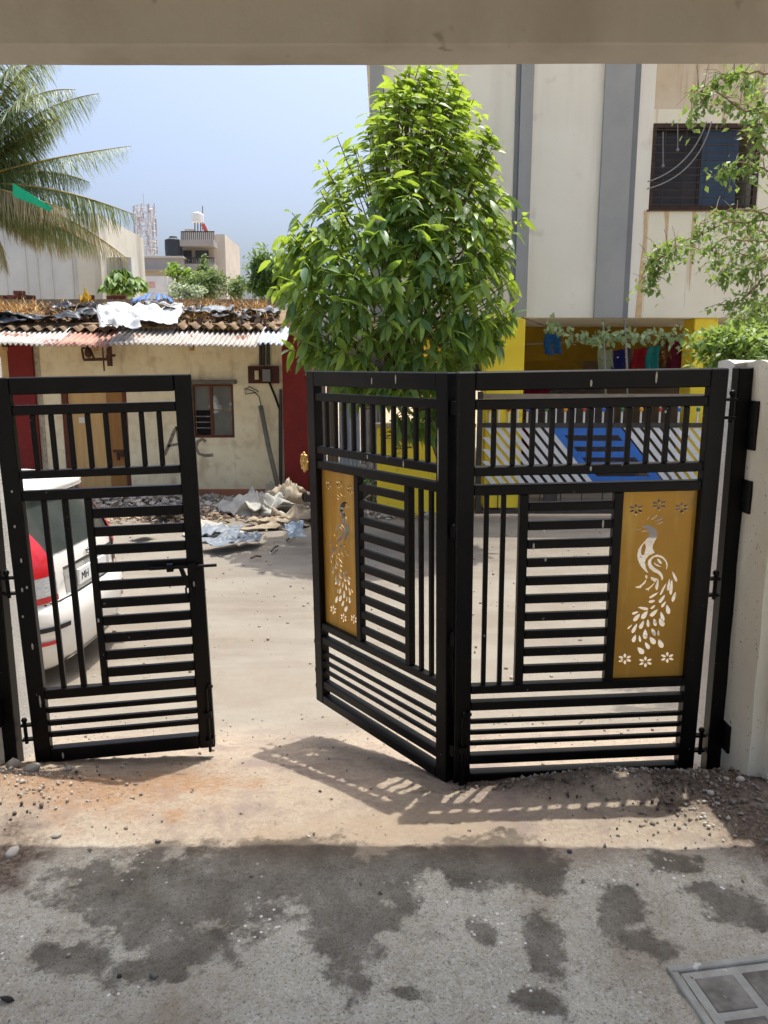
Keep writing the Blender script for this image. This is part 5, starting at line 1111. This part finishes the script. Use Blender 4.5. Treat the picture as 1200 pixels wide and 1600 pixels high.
for _ in range(230):
    t = .14+.86*rng.random()**1.1; P.append([np.interp(t, tt, pts[:, i]) for i in range(3)]+rng.normal(size=3)*np.array([.03, .05, .055]))
P = np.array(P); V, Fq = leafset(*SMALL, P, rdir(230)+np.array([0, -.2, -.5]), rdir(230)*.6+np.array([0, -1, .4]), .085+.05*rng.random(230)); npmesh('foliage', V, Fq, leafmat('leaf_vine', (.16, .24, .10, 1), (.36, .44, .22, 1), .35, (.45, .55, .2, 1)), vine, np.repeat(rng.random(230), 4))['kind'] = 'stuff'

# ------------------------------------------------------------------ palm at the upper left
palm = empty('coconut_palm', (at(-55, 340, 17).x, 17.0, -.5), 'tall coconut palm with drooping half-dry fronds at the upper left', 'palm tree'); po = palm.location
pc = at(-52, 285, 17.0)-po
MB().tube([(0, 0, -.1), (.05, 0, pc.z*.5), tuple(pc)], [.17, .13, .12], 10).build('trunk', bark, palm, smooth=True)
palmG = leafmat('palm_leaf', (.055, .11, .05, 1), (.20, .25, .10, 1), .34, (.45, .50, .14, 1), .45); palmB = leafmat('palm_leaf_dry', (.14, .15, .07, 1), (.50, .42, .24, 1), .34, (.6, .52, .25, 1), .6)
rach = M('rachis', C(170, 150, 80), C(140, 120, 60), 5, rough=.6)
FR = [((-52, 285), (40, 250), (205, 228), 'g', 1.0), ((-52, 290), (60, 275), (212, 336), 'm', 1.25), ((-45, 300), (70, 300), (200, 405), 'b', 1.15), ((-52, 280), (40, 160), (155, 146), 'm', 1.0), ((-52, 280), (10, 130), (118, 140), 'g', 1.1),
      ((-52, 275), (10, 90), (90, 80), 'g', 1.1), ((-52, 275), (-30, 40), (20, 60), 'g', 1.1), ((-52, 285), (60, 250), (140, 285), 'm', .8), ((-50, 300), (10, 290), (60, 380), 'b', 1.0), ((-52, 280), (30, 200), (96, 180), 'm', .9), ((-52, 285), (20, 215), (70, 200), 'g', 1.0), ((-52, 290), (-10, 330), (10, 420), 'b', .9), ((-52, 285), (-150, 200), (-230, 260), 'g', 1.1), ((-52, 285), (-150, 280), (-220, 380), 'g', 1.1), ((-52, 300), (40, 330), (115, 392), 'b', .95), ((-52, 285), (20, 230), (60, 262), 'g', .9), ((-52, 285), (30, 300), (110, 330), 'm', .9), ((-50, 295), (30, 320), (150, 385), 'm', .9), ((-52, 280), (0, 170), (60, 130), 'g', 1.0), ((-52, 280), (-10, 250), (48, 305), 'g', .9), ((-52, 275), (-10, 110), (30, 95), 'g', 1.1)]
for k, (a, b_, c, kind, ll) in enumerate(FR):
    yy = 17+rng.uniform(-1.2, 1.0) if k else 16.6
    ctrl = [np.array(at(a[0], a[1], 17)-po), np.array(at(b_[0], b_[1], (17+yy)/2)-po), np.array(at(c[0], c[1], yy)-po)]
    tt = np.linspace(0, 1, 24); pts = np.stack([(1-t)**2*ctrl[0]+2*t*(1-t)*ctrl[1]+t*t*ctrl[2] for t in tt])
    fr_ = MB().tube([tuple(p) for p in pts], list(np.linspace(.035, .006, 24)), 5).build('frond', rach, palm, smooth=True)
    n = 150; ts = np.repeat(np.linspace(.10, .995, n), 2); side = np.tile([1, -1], n); pos = np.stack([np.interp(ts, tt, pts[:, i]) for i in range(3)], 1)
    tan = np.stack([np.interp(ts, tt[:-1], np.diff(pts[:, i])) for i in range(3)], 1); tan /= np.linalg.norm(tan, axis=1, keepdims=True)
    lat = np.cross(tan, [0, 0, 1.0]); lat /= np.linalg.norm(lat, axis=1, keepdims=True)+1e-6
    D = tan*.55+lat*side[:, None]*(.6 if kind == 'g' else .42)+np.array([0, 0, -.62 if kind == 'g' else -.85])+rng.normal(size=(2*n, 3))*.10
    lb = []; nseg = 4
    for i in range(nseg+1):
        t = i/nseg; hw = .017*(1-t)**.6+.002; lb += [(t, -hw, -.28*t*t), (t, hw, -.28*t*t)]
    lf = [(2*i, 2*i+2, 2*i+3, 2*i+1) for i in range(nseg)]
    Sc = ll*(.62*np.sin(np.pi*np.clip(ts*.86+.14, 0, 1))**.6+.10)*(.8+.35*rng.random(2*n))
    V, Fq = leafset(np.array(lb), np.array(lf), pos, D, rdir(2*n)*.3+np.array([0, 0, 1.]), Sc)
    mt = {'g': palmG, 'm': palmG if k % 2 else palmB, 'b': palmB}[kind]
    base_t = {'g': .25, 'm': .62, 'b': .55}[kind]
    fl_ = npmesh('leaflets', V, Fq, mt, fr_, np.repeat(np.clip(base_t+.25*rng.normal(size=2*n)+.25*(ts-.5), 0, 1), len(lb))); fl_['kind'] = 'stuff'
# green net and blue sheet behind the palm
o = MB().grid(lambda u, v: tuple(at(20+62*u, 286+38*u+(20-12*u)*v, 16.1)+Vector((0, .1*math.sin(6*u), 0))), 12, 4).build('shade_net', M('net_green', C(30, 180, 130), C(24, 160, 116), 5, rough=.7), None, thick=.01); tag(o, 'bright green shade net strung among the lower palm fronds', 'shade net')
o = MB().grid(lambda u, v: tuple(at(-30+58*u, 255+26*u+44*v, 17.6)+Vector((0, .1*math.sin(6*u), 0))), 12, 6).build('tarpaulin', M('tarp_blue', C(80, 140, 216), C(70, 124, 196), 4, rough=.6), None, thick=.01); tag(o, 'blue tarpaulin behind the palm at the left edge', 'tarpaulin')

# ------------------------------------------------------------------ behind the old house
conc = M('weathered_wall', C(218, 218, 212), C(200, 200, 195), .8, rough=.95, streak=C(120, 122, 122), sscale=(.8, .8, .07), sl=(.52, .72), bump=.05)
conc2 = M('weathered_wall_warm', C(220, 214, 198), C(204, 198, 180), .8, rough=.95, streak=C(150, 146, 136), sscale=(.9, .9, .1), sl=(.55, .75))
YB = 22.0
bw = empty('blank_building', (at(60, 420, YB).x, YB, -.5), 'long blank grey-white building with dark vertical streaks behind the palm', 'building')
pbox(bw, 'wall', conc, -420, 124, 352, 640, YB, 4.0, 420); pbox(bw, 'tower', conc2, 121, 158, 333, 640, YB-.15, 4.0, 420)
sf = pbox(bw, 'low_wall', conc, 158.3, 206, 402, 640, YB+.4, .3, 430)
m = MB()
pbox(bw, 'window', M('window_pale', C(200, 180, 120), C(150, 130, 90), 5, rough=.7), 143, 150, 344, 362, YB-.17, .03, 350); pbox(bw, 'parapet', conc, -420, 120.5, 348, 352, YB-.05, .3, 420)
for px in (8, 40, 58, 80, 112): pbox(bw, 'buttress', conc, px, px+1.2, 353, 640, YB-.035, .03, 420)
greyB = M('grey_building', C(170, 166, 164), C(154, 150, 148), .5, rough=.9); creamB = M('cream_building', C(192, 186, 176), C(172, 164, 154), .4, rough=.9, streak=C(150, 140, 130), sscale=(.3, .3, .05), sl=(.5, .8))
gb = empty('grey_building', (at(240, 450, 58).x, 58, -.6), 'low grey flat-roofed building with a black water tank far behind', 'building')
pbox(gb, 'wall', greyB, 206, 286, 402, 600, 58, 8, 420); pbox(gb, 'parapet', M('parapet_pale', C(190, 186, 182), rough=.9), 204, 287, 400, 402.5, 57.8, 8.2, 420); pbox(gb, 'shade', greyB, 206, 273, 420, 423, 57.0, .9, 420)
pbox(gb, 'lower_wall', creamB, 220, 290, 424, 600, 57.4, .5, 440)
tk = MB().lathe(rel(gb, at(272, 400, 59)), [(.62, 0), (.64, .5), (.62, 1.1), (.3, 1.25), (.28, 1.35)], 16); tk.build('water_tank', M('tank_black', C(54, 60, 66), rough=.6), gb, smooth=False)
tb = empty('tower_house', (at(318, 450, 60).x, 60, -.6), 'narrow three-storey house with balconies and a roof tank far behind', 'building')
pbox(tb, 'wall', creamB, 285, 336, 363, 600, 60, 6, 420); o = pbox(tb, 'side_wall', M('side_cream', C(206, 200, 188), C(186, 178, 166), .5, rough=.9), 336.2, 353, 366, 600, 60.4, 6, 420)
for py in (375, 412): pbox(tb, 'balcony', greyB, 282.5, 335, py, py+9.5, 58.6, 1.38, 420)
wdm = M('far_window', C(70, 76, 84), rough=.4)
for x0, x1, y0_, y1_ in ((288, 299.5, 392, 410), (307, 326, 392, 404), (288, 300, 427, 448), (308, 326, 427, 442)):
    f_ = pbox(tb, 'window', wfm, x0-.6, x1+.6, y0_-.6, y1_, 59.9, .09, 420); o = pbox(tb, 'pane', wdm, x0, x1, y0_, y1_-.4, 59.85, .04, 420); o.parent = f_
for py0, py1 in ((362, 374.5), (403, 411.5)):
    m = MB()
    for px in np.arange(283, 336, 3.2): m.tube([rel(tb, at(px, py0, 58.65)), rel(tb, at(px, py1, 58.65))], .03, 4)
    m.tube([rel(tb, at(282.5, py0, 58.65)), rel(tb, at(335, py0, 58.65))], .05, 4); m.build('railing', darkm, tb)
tkk = MB().lathe(rel(tb, at(309, 347.5, 62)), [(.45, 0), (.47, .5), (.45, .62), (.2, .72)], 14); tkk.build('water_tank', M('tank_white', C(224, 226, 226), rough=.6), tb)
m = MB()
for px in (304.5, 309, 313.5): m.tube([rel(tb, at(px, 348, 62)), rel(tb, at(px, 372, 62))], .05, 5)
m.tube([rel(tb, at(316.5, 322, 62)), rel(tb, at(316.5, 360, 62))], .04, 4); m.build('tank_stand', steel, tb)
pbox(tb, 'solar_panel', M('solar_panel', C(84, 90, 98), rough=.4), 308, 328, 363.5, 371, 61, .3, 420)
pbox(tb, 'stair_head', creamB, 291, 305, 358, 366, 62, 2, 420)
MB().bar(rel(tb, at(317, 350, 61.5)), rel(tb, at(323, 363, 61.5)), .28, .1).build('red_chute', M('red_far', C(190, 90, 86), rough=.8), tb)
ww = empty('boundary_wall', (at(240, 450, 40).x, 40, -.6), 'white boundary wall with faded pink markings far behind the old house', 'wall')
whw = M('white_far', C(226, 226, 224), C(206, 206, 204), .6, rough=.9, streak=C(170, 160, 156), sscale=(.5, .5, .1), sl=(.55, .8))
pbox(ww, 'wall', whw, 200, 262, 431.5, 600, 40, .3, 450); pbox(ww, 'return_wall', whw, 262.2, 273, 433, 600, 40.1, 3, 450)
pbox(ww, 'faded_marking', M('marking_pink', C(206, 150, 142), C(216, 196, 190), 3, rough=.95), 230, 243, 440, 450, 39.99, .005, 450)
# telecom tower
tt_ = empty('telecom_tower', (at(229, 400, 90).x, 90, -.6), 'lattice telecom tower crowded with antennas on the skyline', 'tower'); tcm = M('tower_steel', C(190, 190, 194), C(214, 210, 212), 1, rough=.7); ant = M('antenna_pale', C(214, 216, 220), C(180, 182, 188), .6, rough=.6)
zt = at(229, 322, 90).z+.6; z0 = -.1; m = MB(); hw = lambda z: .95-.35*(z/zt)
for sx in (-1, 1):
    for sy in (-1, 1): m.bar((sx*hw(0), sy*hw(0), 0), (sx*hw(zt), sy*hw(zt), zt), .10, .10)
m.build('leg', tcm, tt_); m = MB()
for i in range(18):
    za, zc = zt*i/18, zt*(i+1)/18
    for (ax, ay), (bx, by) in (((-1, -1), (1, -1)), ((1, -1), (1, 1)), ((1, 1), (-1, 1)), ((-1, 1), (-1, -1))):
        m.bar((ax*hw(za), ay*hw(za), za), (bx*hw(zc), by*hw(zc), zc), .04, .04); m.bar((bx*hw(za), by*hw(za), za), (ax*hw(zc), ay*hw(zc), zc), .04, .04); m.bar((ax*hw(zc), ay*hw(zc), zc), (bx*hw(zc), by*hw(zc), zc), .04, .04)
m.build('lattice', tcm, tt_); rg = np.random.default_rng(3)
for py in (328, 340, 350, 362, 378, 390):
    zc = at(229, py, 90).z+.6
    MB().tube([(1.15*math.cos(t), 1.15*math.sin(t), zc) for t in np.linspace(0, 2*math.pi, 13)], .045, 4, False).build('ring', tcm, tt_)
    for k in range(9):
        a = k*.7+py; rr_ = rg.uniform(.95, 1.3); h_ = rg.uniform(.5, 1.3)
        c = Vector((rr_*math.cos(a), rr_*math.sin(a), zc)); MB().box(c.x-.075, c.x+.075, c.y-.06, c.y+.07, c.z-h_/2, c.z+h_/2).build('antenna', ant if k % 3 else M('antenna_grey', C(172, 170, 174), rough=.6) if 'antenna_grey' not in MATS else MATS['antenna_grey'], tt_)
MB().tube([(0, 0, zt), (0, 0, zt+1.3)], .04, 4).build('rod', tcm, tt_)
# trees behind
lfar = leafmat('leaf_far', (.06, .12, .045, 1), (.17, .25, .09, 1), .3, (.35, .45, .12, 1), .6); lpap = leafmat('leaf_papaya', (.05, .13, .025, 1), (.20, .32, .06, 1), .35, (.42, .58, .08, 1), .5)
pap = empty('papaya_tree', (at(194, 480, 18).x, 18, -.5), 'small round papaya tree above the roof of the old house', 'tree'); ptop = at(194, 448, 18)-pap.location
MB().tube([(0, 0, -.1), (0, 0, ptop.z*.6), tuple(ptop)], [.09, .08, .06], 8).build('trunk', bark, pap, smooth=True)
P = []; D = []; stk = MB()
for k in range(34):
    d = rdir(1)[0]; d[2] = abs(d[2])*.9-.12; d /= np.linalg.norm(d); e = np.array(ptop)+d*np.array([.42, .42, .40])*rng.uniform(.8, 1.05)
    stk.tube([tuple(ptop), tuple((np.array(ptop)+e)/2+np.array([0, 0, .05])), tuple(e)], .008, 4, False)
    for j in range(11): a = (j-5)*.42; f_ = np.array([d[0]*math.cos(a)-d[1]*math.sin(a), d[0]*math.sin(a)+d[1]*math.cos(a), -.55]); P.append(e); D.append(f_+rng.normal(size=3)*.15)
stk.build('leaf_stalk', bark, pap); n = len(P); V, Fq = leafset(*leaf_base(.4, .3, .1, 3), np.array(P), np.array(D), rdir(n)*.2+np.array([0, 0, 1.]), .20+.1*rng.random(n)); npmesh('foliage', V, Fq, lpap, pap, np.repeat(rng.random(n), 12))['kind'] = 'stuff'
bush('bush', at(320, 446, 26), (.95, .6, .55), 2600, .10, lfar, 'pale green shrubbery behind the roof, in front of the three-storey house', 'bush', bark, nclump=40)
bush('bush', at(321, 420, 27), (.32, .4, .42), 700, .10, lfar, 'upright leafy top of a shrub before the balcony of the three-storey house', 'bush', bark, nclump=18)
bush('bush', at(275, 425, 25), (.42, .4, .3), 600, .10, lpap, 'yellow-green shrub left of the three-storey house', 'bush', bark, nclump=14)
bush('bush', at(290, 455, 24), (.7, .4, .22), 1000, .09, leafmat('leaf_pale', (.22, .28, .18, 1), (.42, .48, .36, 1), .3, (.5, .6, .3, 1)), 'whitish green low shrub behind the roof parapet', 'bush', bark, nclump=20)
bush('bush', at(375, 450, 27), (.5, .5, .4), 1100, .10, lfar, 'rounded green shrub right of the three-storey house', 'bush', bark, nclump=20)
bush('bushy_tree', at(425, 428, 19), (.62, .7, .72), 2400, .15, leafmat('leaf_dark', (.03, .085, .03, 1), (.10, .2, .05, 1), .3, (.3, .42, .08, 1)), 'darker green bushy tree directly left of the big tree', 'tree', bark, base=leaf_base(.4, .3, .1, 2), nclump=30)
bush('plants', Vector((at(545, 725, 12.6).x, 12.6, -.05)), (.5, .25, .22), 420, .10, leafG, 'low green plants in the rubble behind the folded gate leaf', 'plant', bark, base=leaf_base(.4, .3, .1, 2), nclump=12, trunk=False)

# ------------------------------------------------------------------ small things on the yard floor
def yz(x, y): return float(yard_z(np.array([[x]]), np.array([[y]]))[0, 0])
stoneM = M('stone_grey', C(150, 146, 138), C(112, 108, 100), 12, rough=.95, bump=.3, rand=.35); 
ico = bmesh.new(); bmesh.ops.create_icosphere(ico, subdivisions=1, radius=1); icoV = np.array([v.co for v in ico.verts]); icoF = np.array([[v.index for v in f.verts] for f in ico.faces]); ico.free()
n = 2600; xx = rng.uniform(-2.2, 2.0, n); yy = 1.3+3.2*rng.random(n)**.8; keep = rng.random(n) < (.15+.85*((yy > 2.35))*(.4+.6*((xx > .8) | (xx < -.9)))); xx, yy = xx[keep], yy[keep]; n = len(xx)
sc = .0022+.007*rng.random(n)**4; z = yard_z(xx, yy)+sc*.4+.002
Vv = icoV[None]*sc[:, None, None]*(.6+.6*rng.random((n, 1, 3)))*(1+.25*rng.normal(size=(n, len(icoV), 1)))+np.stack([xx, yy, z], -1)[:, None]
npmesh('gravel', Vv.reshape(-1, 3), (icoF[None]+np.arange(n)[:, None, None]*len(icoV)).reshape(-1, 3), M('gravel', C(168, 156, 140), C(110, 98, 86), 3, rough=.95)); tag(bpy.data.objects['gravel'], 'loose gravel and grit on the yard floor and ramp', kind='stuff')
n = 1500; xx = rng.uniform(-6, 5, n); yy = rng.uniform(4.4, 11, n); sc = .006+.016*rng.random(n)**4; z = road_z(xx, yy)+sc*.3
Vv = icoV[None]*sc[:, None, None]*(.6+.6*rng.random((n, 1, 3)))+np.stack([xx, yy, z], -1)[:, None]
o = npmesh('gravel', Vv.reshape(-1, 3), (icoF[None]+np.arange(n)[:, None, None]*len(icoV)).reshape(-1, 3), MATS['gravel']); tag(o, 'loose stones on the dusty road', kind='stuff')
def stone(px, py, r, mat, label, z0=.2, sq=(1, .8, .6), nm='stone', grp='stones lying on the yard floor'):
    p = onz(px, py, z0); p = onz(px, py, yz(p.x, p.y)); p.z = yz(p.x, p.y)+r*sq[2]*.6
    rg = np.random.default_rng(int(px*7+py)); V_ = icoV*r*np.array(sq)*(1+.2*rg.normal(size=(len(icoV), 1))); o = npmesh(nm, V_, icoF, mat); o.location = p; o.rotation_euler = (0, 0, rg.random()*6); return tag(o, label, nm if nm != 'stone' else 'stone', grp)
dkst = M('stone_dark', C(70, 66, 62), C(52, 48, 46), 9, rough=.95); pale = M('stone_pale', C(206, 200, 188), C(180, 172, 160), 9, rough=.95, bump=.2)
stone(240, 1527, .014, stoneM, 'grey stone among the small wet patches at the lower left'); stone(187, 1527, .009, dkst, 'small dark stone left of the grey stone at the lower left'); stone(12, 1563, .016, dkst, 'black stone at the lower left corner', sq=(1.2, .6, .5))
stone(106, 1198, .024, stoneM, 'grey stone under the bottom rail of the left gate leaf'); stone(125, 1379, .009, pale, 'small pale stone in the dark wet patch at the left'); stone(88, 1310, .017, stoneM, 'grey stone on the reddish sand at the left'); stone(20, 1333, .03, pale, 'pale flat stone at the left edge', sq=(1.3, .7, .4))
stone(890, 1334, .012, M('stone_blue', C(60, 66, 96), C(90, 80, 70), 20, rough=.6), 'tiny blue and brown scrap at the edge of the shadow', nm='scrap', grp=None); stone(483, 1310, .008, pale, 'small pale stone on the sunlit strip in the middle'); stone(500, 1238, .008, dkst, 'small dark stone near the shadow of the folded leaf')
stone(1155, 1228, .022, pale, 'pale pebble in the dirt by the right gate pillar'); stone(1110, 1238, .018, pale, 'pale pebble left of the other one by the right gate pillar'); stone(1192, 1222, .022, pale, 'pale pebble at the right edge'); stone(50, 1203, .03, stoneM, 'lump of old concrete at the foot of the left gate pillar', sq=(1.2, 1, .7)); stone(20, 1190, .035, stoneM, 'second lump of old concrete at the left gate pillar', sq=(1, 1, .6)); stone(1118, 1195, .03, stoneM, 'lump of old mortar at the foot of the right gate pillar', sq=(1.2, 1, .6))
leafl = MB()
rg = np.random.default_rng(77); n = 1500; xx = np.concatenate([rg.normal(1.22, .22, n//2), rg.normal(.85, .3, n//4), rg.normal(-1.45, .22, n-n//2-n//4)]); yy = np.concatenate([rg.normal(2.72, .16, n//2), rg.normal(2.86, .06, n//4), rg.normal(2.78, .16, n-n//2-n//4)])
sc = .002+.008*rg.random(n)**3; z = yard_z(xx, yy)+sc*.35+.004
Vv = icoV[None]*sc[:, None, None]*(.6+.6*rg.random((n, 1, 3)))*(1+.25*rg.normal(size=(n, len(icoV), 1)))+np.stack([xx, yy, z], -1)[:, None]
o = npmesh('rubble_grit', Vv.reshape(-1, 3), (icoF[None]+np.arange(n)[:, None, None]*len(icoV)).reshape(-1, 3), M('grit_mixed', C(196, 188, 174), C(84, 74, 66), 2.5, lo=.42, hi=.58, rough=.95)); tag(o, 'broken mortar and grit heaped at the foot of the gate pillars', kind='stuff')
# drain cover at the lower right
dcx, dcy = onz(1040, 1512, .27), onz(1200, 1492, .27); dl = onz(1095, 1600, .27)
drain = empty('drain_cover', (dcx.x, dcx.y, yz(dcx.x+.1, dcx.y-.1)+.002), 'square concrete drain cover with dark recessed panels at the lower right corner', 'drain cover')
ux = (dcy-dcx); ux.z = 0; W_ = .62; ux.normalize(); uy = (dl-dcx); uy.z = 0; uy.normalize(); uy = Vector((ux.y, -ux.x, 0))
drain.rotation_euler = (0, 0, math.atan2(ux.y, ux.x))
cemF = M('drain_concrete', C(180, 180, 170), C(156, 154, 144), 14, rough=.92, bump=.35, bscale=80, spots=C(210, 208, 200), spscale=18, spl=(.66, .70)); tileD = M('drain_tile', C(104, 98, 90), C(152, 148, 138), 9, lo=.42, hi=.66, rough=.9, bump=.4, bscale=70, spots=C(176, 172, 164), spscale=22, spl=(.66, .72))
fwv = .022
for x0, x1, y0_, y1_ in ((0, W_, -fwv, 0), (0, fwv, -W_, -fwv-.0005), (W_-fwv, W_, -W_, -fwv-.0005)): MB().box(x0, x1, y0_, y1_, -.03, .006).build('frame', cemF, drain, bevel=.003)
MB().box(fwv+.006, W_-fwv-.006, -W_, -fwv-.006, -.03, .001).build('slab', cemF, drain)
for i in range(4):
    for j in range(4):
        x0 = fwv+.03+i*.135; y1_ = -fwv-.028-j*.135
        if x0+.115 < W_-fwv: MB().box(x0, x0+.112, y1_-.112, y1_, -.02, .0035).build('tile', tileD, drain, bevel=.003)
